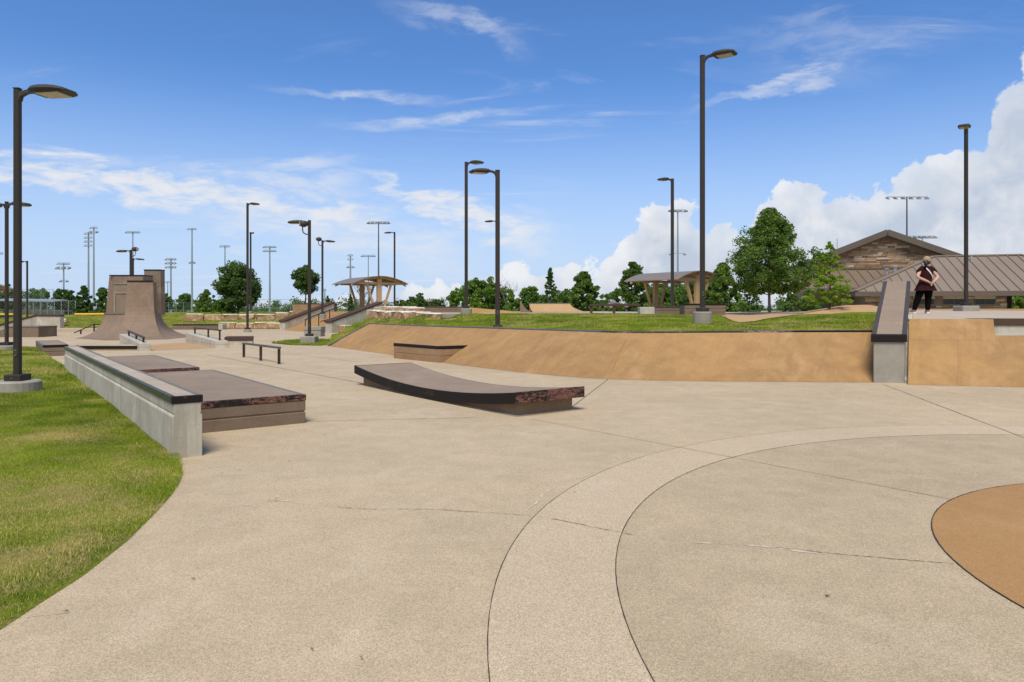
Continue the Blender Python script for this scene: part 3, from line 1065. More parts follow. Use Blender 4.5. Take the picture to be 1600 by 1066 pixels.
# ---- upper concrete: deck on the right, plaza in the middle
deck_h = idw([(8.9, 16.3, 1.35), (12, 16.2, 1.35), (16, 15.8, 1.35), (22, 15.2, 1.35), (12, 20.6, 1.45), (16, 20.6, 1.44), (22, 20, 1.43), (14, 27, 1.50), (20, 27, 1.50), (26, 26, 1.5), (18, 31, 1.54), (30, 31, 1.54)], 3.0)
BR_FOOT = [(8.27, 14.72), (10.35, 14.25), (13.5, 13.6), (22.0, 12.0)]
deck_poly = [(9.30, 16.46), (10.98, 16.20), (11.05, 17.2), (14.0, 16.7), (22, 15.1), (34, 30), (14.4, 31), (14.25, 26.4), (11.85, 22.5), (10.4, 19.9), (9.3, 17.6)]
struct('upper_deck', sheet(deck_poly, deck_h, 1.2, 0.0, 0.9), M['far_floor'])
plaza_poly = [(9, 33.0), (11, 30.0), (14.25, 26.35), (14.4, 31), (34, 31), (40, 62), (-12, 62), (-14.4, 56.2), (-9.3, 50), (-7.2, 48.2), (-4.3, 38.5), (-4, 33.4)]
plaza_h = idw([(x, y, 1.34) for x in (-10, -4, 2, 8) for y in (33, 45, 60)] + [(14.3, 27, 1.49), (14.3, 31, 1.5), (24, 31, 1.52), (38, 31, 1.52), (20, 45, 1.4), (35, 55, 1.4), (10.5, 30, 1.40)], 2.6)
struct('upper_plaza', sheet(plaza_poly, plaza_h, 2.2, 0.0, 1.6), M['far_floor'])
# upper level keeps to a retaining edge at the back
rim = MB()
for pol, hf in ((plaza_poly, plaza_h), (deck_poly, deck_h)):
    pp = densify(pol, 1.0)
    pp.append(pp[0])
    zz_ = hf(np.array([p[0] for p in pp]), np.array([p[1] for p in pp]))
    rim.grid([[(p[0], p[1], -0.1) for p in pp], [(p[0], p[1], z_ - 0.004) for p, z_ in zip(pp, zz_)]])
struct('plaza_edge', rim, M['grey'])

# ------------------------------------------------------------------ skate obstacles
def frame_box(fr, u0, u1, n0, n1, z0, z1):
    return MB().prism([fr(u0, n0), fr(u1, n0), fr(u1, n1), fr(u0, n1)], z0, z1)


# ---- long ledge along the lawn
ledge = thing('grind_ledge', 'long pale cast concrete ledge with steel edges running beside the lawn', 'ledge', (*LP(0, 0.15), 0))
for (u0, u1) in [(0.0, 3.655), (3.683, 7.785), (7.813, 12.5)]:
    sg = MB()
    prof = [(0.0, -0.05), (0.0, 0.445), (0.022, 0.470), (0.012, 0.478), (0.012, 0.585), (0.288, 0.585), (0.288, 0.478), (0.278, 0.470), (0.30, 0.445), (0.30, -0.05)]
    sg.ring_solid([[(*LP(u, n), z) for n, z in prof] for u in (u0, u1)])
    part(ledge, 'segment', sg, M['cast'], 0.006)
part(ledge, 'top_infill', frame_box(LP, 0.05, 12.46, 0.047, 0.253, 0.585, 0.655), M['ledge_top'])
part(ledge, 'steel_edge', frame_box(LP, 0.0, 12.5, -0.004, 0.046, 0.587, 0.660), M['olive_edge'], 0.004)
part(ledge, 'steel_edge', frame_box(LP, 0.0, 12.5, 0.254, 0.304, 0.587, 0.660), M['edge_grey'], 0.004)
o = part(ledge, 'steel_edge', frame_box(LP, -0.008, 0.049, -0.005, 0.305, 0.586, 0.663), M['edge_dark'], 0.004)
o['label'] = 'black chipped steel cap on the near end'
part(ledge, 'steel_edge', frame_box(LP, 12.46, 12.508, -0.005, 0.305, 0.586, 0.663), M['edge_dark'], 0.004)


def pad(name, label, fr, u0, u1, n0, n1, h, body, topm, front='edge_rust', side='edge_grey', cat='skate box', group=None, steel=0.085):
    t = thing(name, label, cat, (*fr((u0 + u1) / 2, (n0 + n1) / 2), 0), group)
    mid = (h - steel) * 0.5
    part(t, 'lower_course', frame_box(fr, u0, u1, n0, n1, -0.03, mid), body, 0.01)
    part(t, 'groove', frame_box(fr, u0 + 0.015, u1 - 0.015, n0 + 0.015, n1 - 0.015, mid - 0.02, mid + 0.03), body)
    part(t, 'upper_course', frame_box(fr, u0, u1, n0, n1, mid + 0.014, h - steel), body, 0.01)
    part(t, 'top', frame_box(fr, u0 + 0.062, u1 - 0.062, n0 + 0.062, n1 - 0.062, h - steel, h - 0.004), topm)
    wd = 0.06
    part(t, 'steel_edge', frame_box(fr, u0 - 0.006, u0 + wd, n0 - 0.006, n1 + 0.006, h - steel + 0.001, h), M[front], 0.005)
    part(t, 'steel_edge', frame_box(fr, u1 - wd, u1 + 0.006, n0 - 0.006, n1 + 0.006, h - steel + 0.001, h), M[side], 0.005)
    part(t, 'steel_edge', frame_box(fr, u0 + wd + 0.001, u1 - wd - 0.001, n1 - wd, n1 + 0.005, h - steel + 0.001, h - 0.001), M[side], 0.005)
    part(t, 'steel_edge', frame_box(fr, u0 + wd + 0.001, u1 - wd - 0.001, n0 - 0.005, n0 + wd, h - steel + 0.001, h - 0.001), M[side], 0.005)
    return t


pad('manual_pad', 'wide flat brown manual pad with rusty steel front edge, nearest beside the long ledge', LP, 1.47, 6.44, 0.32, 2.0, 0.40, M['brown'], M['pad_top'], group='manual pads beside the long ledge')
pad('manual_pad', 'flat brown manual pad behind the nearest one, at the far half of the long ledge', LP, 7.2, 11.94, 0.32, 1.92, 0.40, M['brown'], M['pad_top'], group='manual pads beside the long ledge')
pad('bench_box', 'squat brown box with steel edged top at the far end of the long ledge', LP, 19.9, 24.0, -0.03, 0.68, 0.38, M['brown'], M['pad_top'], 'edge_dark', 'edge_grey', group=None)

# ---- rocker pad in the middle: a slab that sags between two raised ends, on a low plinth
RA = Vector((0.06, 10.28))


def RP(t, n):
    p = RA + LU * t + LN * n
    return (p.x, p.y)


RL, RW, RTH = 5.6, 1.34, 0.16


def rk(t):
    return 0.195 + 0.192 * abs((t - RL * 0.48) / (RL * 0.5)) ** 2.0


rock = thing('rocker_pad', 'low curved brown pad sagging in the middle with chipped dark steel edges', 'skate box', (*RP(RL / 2, RW / 2), 0))
ts = np.linspace(0, RL, 33)
sl = MB().ring_solid([[(*RP(t, n), z) for n, z in ((0.012, rk(t) - RTH), (RW - 0.012, rk(t) - RTH), (RW - 0.012, rk(t) - 0.003), (0.012, rk(t) - 0.003))] for t in ts])
part(rock, 'deck', sl, M['pad_top'])
for n0, n1, mt in ((0.0, 0.02, 'edge_dark'), (RW - 0.02, RW, 'edge_grey')):
    sl = MB().ring_solid([[(*RP(t, n), z) for n, z in ((n0, rk(t) - RTH - 0.003), (n1, rk(t) - RTH - 0.003), (n1, rk(t)), (n0, rk(t)))] for t in ts])
    part(rock, 'steel_edge', sl, M[mt])
for t0, t1, mt in ((-0.012, 0.012, 'edge_rust'), (RL - 0.012, RL + 0.012, 'edge_dark')):
    part(rock, 'steel_edge', MB().ring_solid([[(*RP(t, n), z) for t, z in ((t0, rk(0 if t0 < 1 else RL) - RTH - 0.004), (t1, rk(0 if t0 < 1 else RL) - RTH - 0.004), (t1, rk(0 if t0 < 1 else RL) + 0.001), (t0, rk(0 if t0 < 1 else RL) + 0.001))] for n in (-0.002, RW + 0.002)]), M[mt])
sl = MB().ring_solid([[(*RP(t, n), z) for n, z in ((0.10, -0.02), (RW - 0.14, -0.02), (RW - 0.14, rk(t) - RTH + 0.004), (0.10, rk(t) - RTH + 0.004))] for t in np.linspace(0.12, RL - 0.22, 25)])
part(rock, 'plinth', sl, M['brown'])
part(rock, 'sealant', MB().ring_solid([[(*RP(t, n), z) for n, z in ((0.080, 0.002), (0.099, 0.002), (0.099, 0.012), (0.080, 0.008))] for t in (0.10, RL - 0.6)]), M['cast'])
part(rock, 'sealant', MB().ring_solid([[(*RP(t, n), z) for t, z in ((0.095, 0.002), (0.118, 0.002), (0.118, 0.012), (0.095, 0.008))] for n in (0.08, RW - 0.12)]), M['cast'])

# ---- box let into the bank
bb = thing('bank_box', 'tan brown box with dark steel edge jutting out of the orange bank', 'skate box', (-2.6, 22.2, 0))
FLc, FRc, BRc, BLc = Vector((-3.8, 22.6)), Vector((-2.15, 20.68)), Vector((-0.85, 21.55)), Vector((-2.75, 24.4))


def quad_in(k):
    c = (FLc + FRc + BRc + BLc) / 4
    return [tuple(p + (c - p).normalized() * k) for p in (FLc, FRc, BRc, BLc)]


M['box_tan'] = concrete('box_tan_concrete', (0.36, 0.225, 0.125), (0.24, 0.145, 0.08), (0.44, 0.30, 0.19), speck=0.35, stain=1.0, pits=0.5, scratch=0.3)
part(bb, 'lower_course', MB().prism(quad_in(0), -0.02, 0.185), M['box_tan'], 0.008)
part(bb, 'groove', MB().prism(quad_in(0.02), 0.17, 0.21), M['box_tan'])
part(bb, 'upper_course', MB().prism(quad_in(0), 0.198, 0.395), M['box_tan'], 0.008)
part(bb, 'top', MB().prism(quad_in(0.085), 0.395, 0.483), M['bank'])
for i, mt in ((0, 'edge_dark'), (1, 'edge_dark')):
    a, b = quad_in(-0.008)[i], quad_in(-0.008)[i + 1]
    c, d = quad_in(0.084)[i + 1], quad_in(0.084)[i]
    if i == 1:                                                      # butt against the front edge
        a = tuple(Vector(a) + (Vector(b) - Vector(a)).normalized() * 0.07)
        d = tuple(Vector(d) + (Vector(c) - Vector(d)).normalized() * 0.002)
    part(bb, 'steel_edge', MB().prism([a, b, c, d], 0.397, 0.489), M[mt], 0.004)

# ---- sloping hubba ledge beside the standing person
hub = thing('hubba_ledge', 'sloping concrete ledge with brown top and dark steel rim beside the standing person', 'ledge', (7.9, 15.1, 0))
H0, HD = Vector((7.74, 15.12)), Vector((0.504, 0.864))
HN = Vector((0.99, -0.10)).normalized()
HW, HL = 0.68, 5.45


def HP(s, n):
    p = H0 + HD * s + HN * n
    return (p.x, p.y)


def hz_(s):
    return 1.03 + (2.37 - 1.03) * min(1.0, s / HL)


def hub_sec(s, n0, n1, zlo, zhi):
    return [(*HP(s, n0), zlo), (*HP(s, n1), zlo), (*HP(s, n1), zhi), (*HP(s, n0), zhi)]


ss = np.linspace(0, HL, 9)
part(hub, 'body', MB().ring_solid([hub_sec(s, 0.02, HW - 0.02, -0.05, hz_(s) - 0.15) for s in np.linspace(0.02, HL, 9)]), M['grey'], 0.015)
part(hub, 'top', MB().ring_solid([hub_sec(s, 0.08, HW - 0.08, hz_(s) - 0.15, hz_(s) - 0.004) for s in np.linspace(0.06, HL - 0.02, 9)]), M['pad_top'])
part(hub, 'steel_edge', MB().ring_solid([hub_sec(s, -0.02, 0.079, hz_(s) - 0.148, hz_(s)) for s in np.linspace(0.062, HL, 9)]), M['rim_dark'], 0.004)
part(hub, 'steel_edge', MB().ring_solid([hub_sec(s, HW - 0.079, HW + 0.02, hz_(s) - 0.148, hz_(s)) for s in np.linspace(0.062, HL, 9)]), M['rim_dark'], 0.004)
part(hub, 'steel_edge', MB().ring_solid([hub_sec(s, -0.03, HW + 0.03, hz_(0) - 0.15, hz_(s) + 0.004) for s in (-0.02, 0.06)]), M['edge_dark'], 0.004)
part(hub, 'kerb', MB().ring_solid([[(*HP(s, HW - 0.019), -0.03), (*HP(s, HW + 0.11), -0.03), (*HP(s, HW + 0.11), max(0.05, min(1.42, 0.82 * (s - 0.15)))), (*HP(s, HW - 0.019), max(0.08, min(1.46, 0.82 * (s - 0.10))))] for s in np.linspace(0.02, 3.6, 14)]), M['cast'])

# ---- right hand bank with the notch, below the upper deck
rb = thing('skate_bank', 'steep tan orange concrete bank right of the sloping ledge, cut by a dark edged notch', 'skate ramp', (10, 15, 0))


def rfoot(x):
    return np.interp(x, [p[0] for p in BR_FOOT], [p[1] for p in BR_FOOT])


FALL = Vector((0.50, 0.866))
BH = 1.35


def rpt(x0, s):
    """point on the right bank: x0 along the foot, s up the slope 0..1"""
    f = Vector((x0, rfoot(x0)))
    p = f + FALL * (1.98 * s)
    return (p.x, p.y, 0.003 + BH * s - 0.03 * math.exp(-((s - 0.06) / 0.08) ** 2) * (1 if s > 0 else 0))


NX = 9.98                                                           # notch begins here along the foot
SN = 0.74
sv = (0, 0.05, 0.12, 0.3, 0.5, SN)
pm = MB().grid([[rpt(x, s) for s in sv] for x in np.linspace(8.28, NX, 8)] + [[rpt(x, s) for s in sv] for x in np.linspace(NX + 0.1, 20, 20)])
part(rb, 'lower_panel', pm, M['bank'])
pm = MB().grid([[rpt(x, s) for s in (SN, 0.85, 1.0)] for x in np.linspace(8.28, NX, 6)])
part(rb, 'upper_panel', pm, M['bank'])
a, b = rpt(NX, SN), rpt(NX, 1.0)
ck = MB().add([a, b, (b[0] + 0.0, b[1], a[2] - 0.02)], [(0, 1, 2)])
part(rb, 'notch_cheek', ck, M['bank'])
n0, n1 = rpt(NX, SN), rpt(20, SN)
tr = MB().add([(n0[0] - 0.02, n0[1], n0[2] - 0.001), (n1[0], n1[1], n1[2] - 0.001), (n1[0], n1[1] + 1.1, n1[2] + 0.002), (n0[0] + 0.1, n0[1] + 1.05, n0[2] + 0.002), (b[0], b[1], n0[2])], [(0, 1, 2, 3, 4)])
part(rb, 'notch_tread', tr, M['cast'])
ra, rb_ = Vector((n0[0] + 0.12, n0[1] + 0.98)), Vector((n1[0], n1[1] + 0.98))
dv = (rb_ - ra).normalized()
nv = Vector((-dv.y, dv.x)) * (1 if -dv.y * 0 + dv.x > 0 else -1)
ra2, rb2 = ra + nv * 0.4, rb_ + nv * 0.4
part(rb, 'notch_riser', MB().prism([tuple(ra), tuple(rb_), tuple(rb2), tuple(ra2)], n0[2] - 0.03, 1.20), M['cast'])
ra3, rb3 = ra - nv * 0.03, rb_ - nv * 0.03
part(rb, 'notch_edge', MB().prism([tuple(ra3), tuple(rb3), tuple(rb2), tuple(ra2)], 1.205, 1.362), M['brown_edge'], 0.005)
# joint line across the bank
for s_ in (0.66,):
    jl = MB().grid([[tuple(Vector(rpt(x, s_)) + Vector((0, -0.004, 0.004))), tuple(Vector(rpt(x, s_ + 0.0015)) + Vector((0, -0.004, 0.004)))] for x in np.linspace(8.3, 9.9 if s_ > 0.5 else 11.5, 10)])
    part(rb, 'joint', jl, M['crack_m'])

# ---- flat rail
fr_ = thing('flat_rail', 'low black flat rail on three legs standing alone on the floor', 'rail', (-7.7, 21.5, 0))
pts = [Vector((*og(381, 558.5), 0)), Vector((*og(407.5, 563.7), 0)), Vector((*og(436, 569), 0))]
dv = (pts[2] - pts[0]).normalized()
part(fr_, 'rail', MB().bar(pts[0] - dv * 0.08 + Vector((0, 0, 0.455)), pts[2] + dv * 0.08 + Vector((0, 0, 0.47)), 0.07, 0.06), M['rail_top'], 0.008)
for p in pts:
    part(fr_, 'leg', MB().bar(p - Vector((0, 0, 0.02)), p + Vector((0, 0, 0.432)), 0.065, 0.065, (0, 1, 0)), M['rail_black'])

# ---- two wedge ledges with rails and the orange ramp floor between them
def wedge(label, fx, fy, wdt, length, h0, h1, rail):
    t = thing('wedge_ledge', label, 'ledge', (fx, fy, 0), 'wedge ledges with rails')
    F = lambda u, n: tuple(Vector((fx, fy)) + LU * u + LN * n)
    for z0, k, nm in ((-0.02, 0.45, 'lower_course'), (0.0, 1.0, 'upper_course')):
        rows = []
        for u in (0, length):
            hh = h0 + (h1 - h0) * u / length
            lo = -0.02 if nm == 'lower_course' else h0 * 0.47
            hi = h0 * 0.44 if nm == 'lower_course' else hh
            rows.append([(*F(u, 0), lo), (*F(u, wdt), lo), (*F(u, wdt), hi), (*F(u, 0), hi)])
        part(t, nm, MB().ring_solid(rows), M['cast'], 0.01)
    part(t, 'groove', MB().prism([F(0.015, 0.015), F(length - 0.02, 0.015), F(length - 0.02, wdt - 0.015), F(0.015, wdt - 0.015)], h0 * 0.40, h0 * 0.50), M['grey'])
    us = rail['posts']
    top = []
    for u in us:
        z0 = h0 + (h1 - h0) * u / length
        z1 = rail['z'](u, z0)
        part(t, 'rail_post', MB().bar((*F(u, wdt / 2), z0 - 0.01), (*F(u, wdt / 2), z1 - 0.028), 0.055, 0.055, (0, 1, 0)), M['rail_black'])
        top.append((u, z1))
    a, b = top[0], top[-1]
    sl_ = (b[1] - a[1]) / (b[0] - a[0])
    part(t, 'rail', MB().bar((*F(a[0] - 0.15, wdt / 2), a[1] - 0.15 * sl_), (*F(b[0] + 0.15, wdt / 2), b[1] + 0.15 * sl_), 0.075, 0.055), M['rail_black'], 0.006)
    return t


wedge('pale concrete wedge with a sloping black rail in front of the brown quarter pipe', -13.98, 26.4, 0.40, 4.8, 0.29, 0.50, {'posts': [0.35, 1.9, 3.7], 'z': lambda u, z: z + 0.19})
wedge('pale concrete wedge with a level black rail on tall posts behind the flat rail', -12.0, 28.5, 0.50, 5.3, 0.27, 0.46, {'posts': [0.35, 2.2, 4.6], 'z': lambda u, z: 0.70})
sh = MB().add([(*og(*p), 0.005) for p in [(229, 541), (262, 537), (300, 535.2), (333, 536), (338, 544), (300, 545.6), (232, 548.2)]], [(0, 1, 2, 3, 4, 5, 6)])
struct('orange_slab', sh, M['pale_orange'], floor)

lb = thing('low_ledge', 'low pale ledge with a thick brown steel edge behind the level railed wedge', 'ledge', (-12, 30.5, 0))
part(lb, 'body', MB().prism([(-12.35, 30.3), (-11.25, 30.5), (-11.6, 31.6), (-12.7, 31.4)], -0.02, 0.20), M['cast'], 0.01)
part(lb, 'steel_edge', MB().prism([(-12.37, 30.28), (-11.23, 30.48), (-11.6, 31.62), (-12.72, 31.42)], 0.203, 0.36), M['brown_edge'])

st = thing('low_step', 'low step with black steel front edge left of the sloping railed wedge', 'ledge', (-15.2, 27.2, 0))
part(st, 'body', MB().prism([(-16.4, 26.75), (-14.05, 26.75), (-14.95, 27.95), (-17.3, 27.95)], -0.02, 0.06), M['floor'], 0.005)
part(st, 'steel_edge', MB().prism([(-16.42, 26.72), (-14.06, 26.72), (-14.06, 26.80), (-16.42, 26.80)], 0.062, 0.175), M['edge_dark'], 0.004)
part(st, 'top', MB().prism([(-16.42, 26.81), (-14.09, 26.81), (-14.95, 27.95), (-17.3, 27.95)], 0.062, 0.172), M['floor'])

# ---- big quarter pipe with its tower and the walls above it
qp = thing('quarter_pipe', 'tall brown concrete quarter pipe tower with flared curved sides and walls behind', 'skate ramp', (-19.5, 37, 0))


def hip_surface(name, curves, mat, cols=10):
    """loft between bottom-to-top curves given as lists of points"""
    mb = MB()
    rows = []
    for c in range(len(curves) - 1):
        for j in range(cols + (1 if c == len(curves) - 2 else 0)):
            f = j / cols
            rows.append([tuple(Vector(p).lerp(Vector(q), f)) for p, q in zip(curves[c], curves[c + 1])])
    mb.grid(rows)
    return part(qp, name, mb, mat, smooth=False)


def trans(p_bottom, p_top, R_frac, n=14):
    """concave transition from a floor point up to a top point: eased flat into the floor, then straight up"""
    b, t = Vector(p_bottom), Vector(p_top)
    out = []
    for i in range(n + 1):
        a = (math.pi / 2) * 0.965 * i / n
        hor, ver = math.sin(a), 1 - math.cos(a)
        hor, ver = hor / math.sin(math.pi / 2 * 0.965), ver / (1 - math.cos(math.pi / 2 * 0.965))
        xy = b.xy.lerp(t.xy, hor * R_frac[0])
        out.append(Vector((xy.x, xy.y, b.z + (t.z - b.z) * ver * R_frac[1])))
    if R_frac[1] < 0.999:
        for k in (0.25, 0.5, 0.75, 1.0):
            out.append(out[n].lerp(t, k))
    return out


Z0 = 0.006
FBL, FBR = Vector((-20.35, 35.2, Z0)), Vector((-17.75, 36.2, Z0))
FTL, FTR = at(199, 439.5, 38.2), at(239, 439.5, 38.6)
cl = trans(FBL, FTL, (0.93, 0.60))
cr_ = trans(FBR, FTR, (0.93, 0.60))
hip_surface('tower_face', [cl, cr_], M['tower'])
zc = 1.32
# where the tower edge passes the low coping
def edge_at(c, z):
    for p, q in zip(c, c[1:]):
        if p.z <= z <= q.z:
            return p.lerp(q, (z - p.z) / (q.z - p.z))


def upto(c, z, n=14):
    e_ = edge_at(c, z)
    pts_ = [p for p in c if p.z < z] + [e_]
    # resample evenly by index
    idx = np.linspace(0, len(pts_) - 1, n + 1)
    out = []
    for i in idx:
        k = min(int(i), len(pts_) - 2)
        out.append(pts_[k].lerp(pts_[k + 1], i - k))
    return out


WL_B, WL_T = Vector((-23.45, 37.7, Z0)), at(163, 490, 39.6)
WR_B, WR_T = Vector((-18.0, 40.3, Z0)), at(252, 490, 41.0)
zl, zr = WL_T.z, WR_T.z
hip_surface('wing_face', [upto(cl, zl), trans(WL_B, WL_T, (1.0, 1.0))], M['tower'])
hip_surface('wing_face', [upto(cr_, zr), trans(WR_B, WR_T, (1.0, 1.0))], M['tower'])
# tower cap, back and solid core
core = MB()
bk = Vector((-0.25, 0.9, 0))
core.ring_solid([[tuple(Vector((p.x, p.y, z)) + o_) for p, o_ in ((FTL, Vector((0.02, 0.01, 0))), (FTR, Vector((-0.02, 0.01, 0))), (FTR, bk), (FTL, bk))] for z in (0.0, FTL.z - 0.02)])
part(qp, 'tower_core', core, M['tower'])
part(qp, 'steel_edge', MB().bar(FTL + Vector((-0.02, 0.0, 0.0)), FTR + Vector((0.02, 0, 0)), 0.07, 0.07), M['edge_dark'])
e_ = edge_at(cl, zl)
part(qp, 'steel_edge', MB().bar(WL_T, e_, 0.07, 0.06), M['edge_grey'])
e2 = edge_at(cr_, zr)
part(qp, 'steel_edge', MB().bar(WR_T, e2, 0.07, 0.06), M['edge_grey'])
# back of the wings so that the ramp reads as solid
bkm = MB()
bkm.ring_solid([[(WL_T.x, WL_T.y, z), (e_.x, e_.y + 0.05, z), (e2.x, e2.y + 0.05, z), (WR_T.x, WR_T.y, z), (WR_T.x - 1.2, WR_T.y + 1.5, z), (WL_T.x + 0.6, WL_T.y + 2.2, z)] for z in (0.0, 1.30)])
part(qp, 'platform', bkm, M['tower'])


def slab_wall(px0, px1, pxb0, pxb1, ytop, ybot, Y, th, name):
    a, b = at(pxb0, ybot, Y), at(pxb1, ybot, Y)
    c, d = at(px1, ytop, Y), at(px0, ytop, Y)
    off = Vector((0.0, th, 0))
    zlow = a.z
    mb = MB().ring_solid([[tuple(a), tuple(b), tuple(b + off), tuple(a + off)], [tuple(d), tuple(c), tuple(c + off), tuple(d + off)]])
    return part(qp, name, mb, M['tower_wall'], 0.01)


wl = slab_wall(177, 223.5, 176, 223.5, 431, 492, 39.8, 1.1, 'wall')
slab_wall(225, 251, 225, 251.5, 422.5, 492, 41.2, 0.5, 'wall')
# narrow leaning return on the left of the wall and its recessed frame
a, b = at(165, 491, 40.2), at(176.8, 491, 39.79)
c, d = at(176.8, 431, 39.79), at(170.7, 431, 40.2)
part(qp, 'wall_return', MB().ring_solid([[tuple(a), tuple(b), tuple(b + Vector((0, 0.9, 0))), tuple(a + Vector((0.1, 0.8, 0)))], [tuple(d), tuple(c), tuple(c + Vector((0, 0.9, 0))), tuple(d + Vector((0.1, 0.8, 0)))]]), M['tower'], 0.01)
for (x0, x1, y0, y1) in ((178, 198, 457, 458.6), (178, 180, 459, 489), (178, 198, 443, 444)):
    p0, p1 = at(x0, y1, 39.775), at(x1, y0, 39.775)
    part(qp, 'wall_band', MB().box(p0.x, p1.x, 39.765, 39.80, p0.z, p1.z), M['grey'])
part(qp, 'steel_edge', MB().box(at(170.7, 0, 39.8).x, at(223.7, 0, 39.8).x, 39.77, 40.9, at(0, 431, 39.8).z + 0.002, at(0, 431, 39.8).z + 0.05), M['edge_dark'])
part(qp, 'steel_edge', MB().box(at(224.8, 0, 41.2).x, at(251.2, 0, 41.2).x, 41.17, 41.72, at(0, 422.5, 41.2).z + 0.002, at(0, 422.5, 41.2).z + 0.05), M['edge_dark'])

# ---- handrail, low wall, boxes and hubba at the far left
hr = thing('handrail', 'flat black handrail sloping down left of the brown quarter pipe', 'rail', (-28, 44, 0))
a, b, c = at(115.5, 520.5, 43.5), at(146, 507, 44), at(158, 507, 44.5)
part(hr, 'rail', MB().bar(a, b, 0.09, 0.06), M['rail_black'])
part(hr, 'rail', MB().bar(b + Vector((0.03, 0, 0)), c, 0.09, 0.06), M['rail_black'])
for p in (a.lerp(b, 0.35), b + Vector((0.04, 0, 0))):
    part(hr, 'post', MB().bar((p.x, p.y, -0.02), p - Vector((0, 0, 0.03)), 0.07, 0.07, (0, 1, 0)), M['rail_black'])

lw = MB().prism([(-33.5, 47.5), (-27.0, 47.0), (-27.0, 48.2), (-33.5, 48.7)], -0.02, 0.24)
single('low_wall', lw, M['far_floor'], 'low pale concrete kerb wall left of the quarter pipe', 'wall', (-30, 47.8, 0), bevel=0.02)

fb = thing('skate_box', 'brown box with a light recess beside the ramp at the far left edge', 'skate box', (-27, 39.5, 0))
a, b = at(33, 526, 39), at(60, 527, 39)
part(fb, 'body', MB().box(a.x, b.x, 39.0, 40.6, -0.02, 0.55), M['brown'], 0.01)
part(fb, 'steel_edge', MB().box(a.x - 0.72, b.x + 0.02, 38.98, 40.62, 0.553, 0.61), M['edge_grey'], 0.005)
c = at(13, 526, 39)
part(fb, 'body', MB().box(c.x, a.x - 0.28, 39.01, 40.6, -0.02, 0.55), M['brown'], 0.01)
part(fb, 'recess', MB().box(a.x - 0.279, a.x - 0.001, 39.3, 40.5, -0.02, 0.55), M['far_floor'])
part(fb, 'ramp', MB().ring_solid([[(c.x - 1.6, y, -0.01), (c.x - 0.002, y, -0.01), (c.x - 0.002, y, 0.55)] for y in (39.02, 40.6)]), M['brown'])

hl = thing('hubba_ledge', 'pale wall with black edge climbing behind the lamps at the far left', 'ledge', (-33, 50, 0))
a, b, c = at(-12, 511, 49), at(57, 492.5, 51), at(94, 493, 51.5)
rows = []
for p in (a, b, c):
    rows.append([(p.x, p.y, -0.02), (p.x, p.y + 0.45, -0.02), (p.x, p.y + 0.45, p.z - 0.09), (p.x, p.y, p.z - 0.09)])
part(hl, 'body', MB().ring_solid(rows), M['cast'])
rows = [[(p.x, p.y - 0.03, p.z - 0.087), (p.x, p.y + 0.48, p.z - 0.087), (p.x, p.y + 0.48, p.z + 0.05), (p.x, p.y - 0.03, p.z + 0.05)] for p in (a, b, c)]
part(hl, 'steel_edge', MB().ring_solid(rows), M['brown_edge'])

bl = thing('brown_ledge', 'long low brown ledge at the foot of the mound right of the quarter pipe', 'ledge', (-24, 53, 0))
a, b = at(268, 517, 52.6), at(342, 516, 53)
part(bl, 'body', MB().box(a.x, b.x, 52.8, 53.6, -0.02, 0.33), M['brown'], 0.01)
part(bl, 'steel_edge', MB().box(a.x - 0.02, b.x + 0.02, 52.78, 53.62, 0.333, 0.40), M['edge_dark'], 0.005)
part(bl, 'end_block', MB().box(b.x + 0.025, b.x + 0.35, 52.8, 53.6, -0.02, 0.40), M['cast'], 0.01)

# ---- stairs up to the plaza between two sloping ledges
R0, D2, E2 = Vector((-12.2, 46.0)), Vector((0.5, 0.866)), Vector((0.866, -0.5))
L0 = Vector((-17.1, 51.8))


def hubba(label, o, ln, h0, h1, wdt):
    t = thing('stair_ledge', label, 'ledge', (o.x, o.y, 0), 'sloping ledges beside the far stairs')
    F = lambda s, n: tuple(o + D2 * s + E2 * n)
    rows = []
    for s, h in ((0, h0), (ln, h1)):
        rows.append([(*F(s, 0), -0.03), (*F(s, wdt), -0.03), (*F(s, wdt), h - 0.13), (*F(s, 0), h - 0.13)])
    part(t, 'body', MB().ring_solid(rows), M['cast'], 0.02)
    rows = []
    for s, h in ((-0.06, h0), (ln + 0.02, h1)):
        rows.append([(*F(s, -0.05), h - 0.127), (*F(s, wdt + 0.05), h - 0.127), (*F(s, wdt + 0.05), h), (*F(s, -0.05), h)])
    part(t, 'cap', MB().ring_solid(rows), M['brown_edge'], 0.01)
    return t


hubba('pale sloping ledge with brown cap left of the far stairs', L0, 5.0, 0.72, 2.12, 0.55)
hubba('pale sloping ledge with brown cap right of the far stairs', R0, 5.0, 0.80, 2.08, 0.55)
ramp = MB()
q = lambda o, s, n, z: (*(o + D2 * s + E2 * n), z)
ramp.add([q(L0, -0.1, 0.56, 0.006), q(R0, 0.3, -1.35, 0.006), q(R0, 4.9, -1.35, 1.345), q(L0, 4.7, 0.56, 1.345)], [(0, 1, 2, 3)])
single('stair_bank', ramp, M['orange'], 'orange concrete slope between the two far sloping ledges', 'skate ramp', (-14, 49, 0))
sr = thing('stairs', 'short brown concrete stairs against the right hand far ledge', 'stairs', (-12.5, 47, 0))
for k in range(7):
    s0 = 0.35 + k * 0.62
    part(sr, 'step', MB().prism([tuple(R0 + D2 * a_ + E2 * n_) for a_, n_ in ((s0, -1.3), (s0, -0.02), (4.95, -0.02), (4.95, -1.3))], -0.02 + 0.19 * k + 0.001 * k, 0.192 * (k + 1)), M['brown'])
hr = thing('handrail', 'dark pipe handrail climbing beside the far stairs', 'rail', (-13.5, 47, 0))
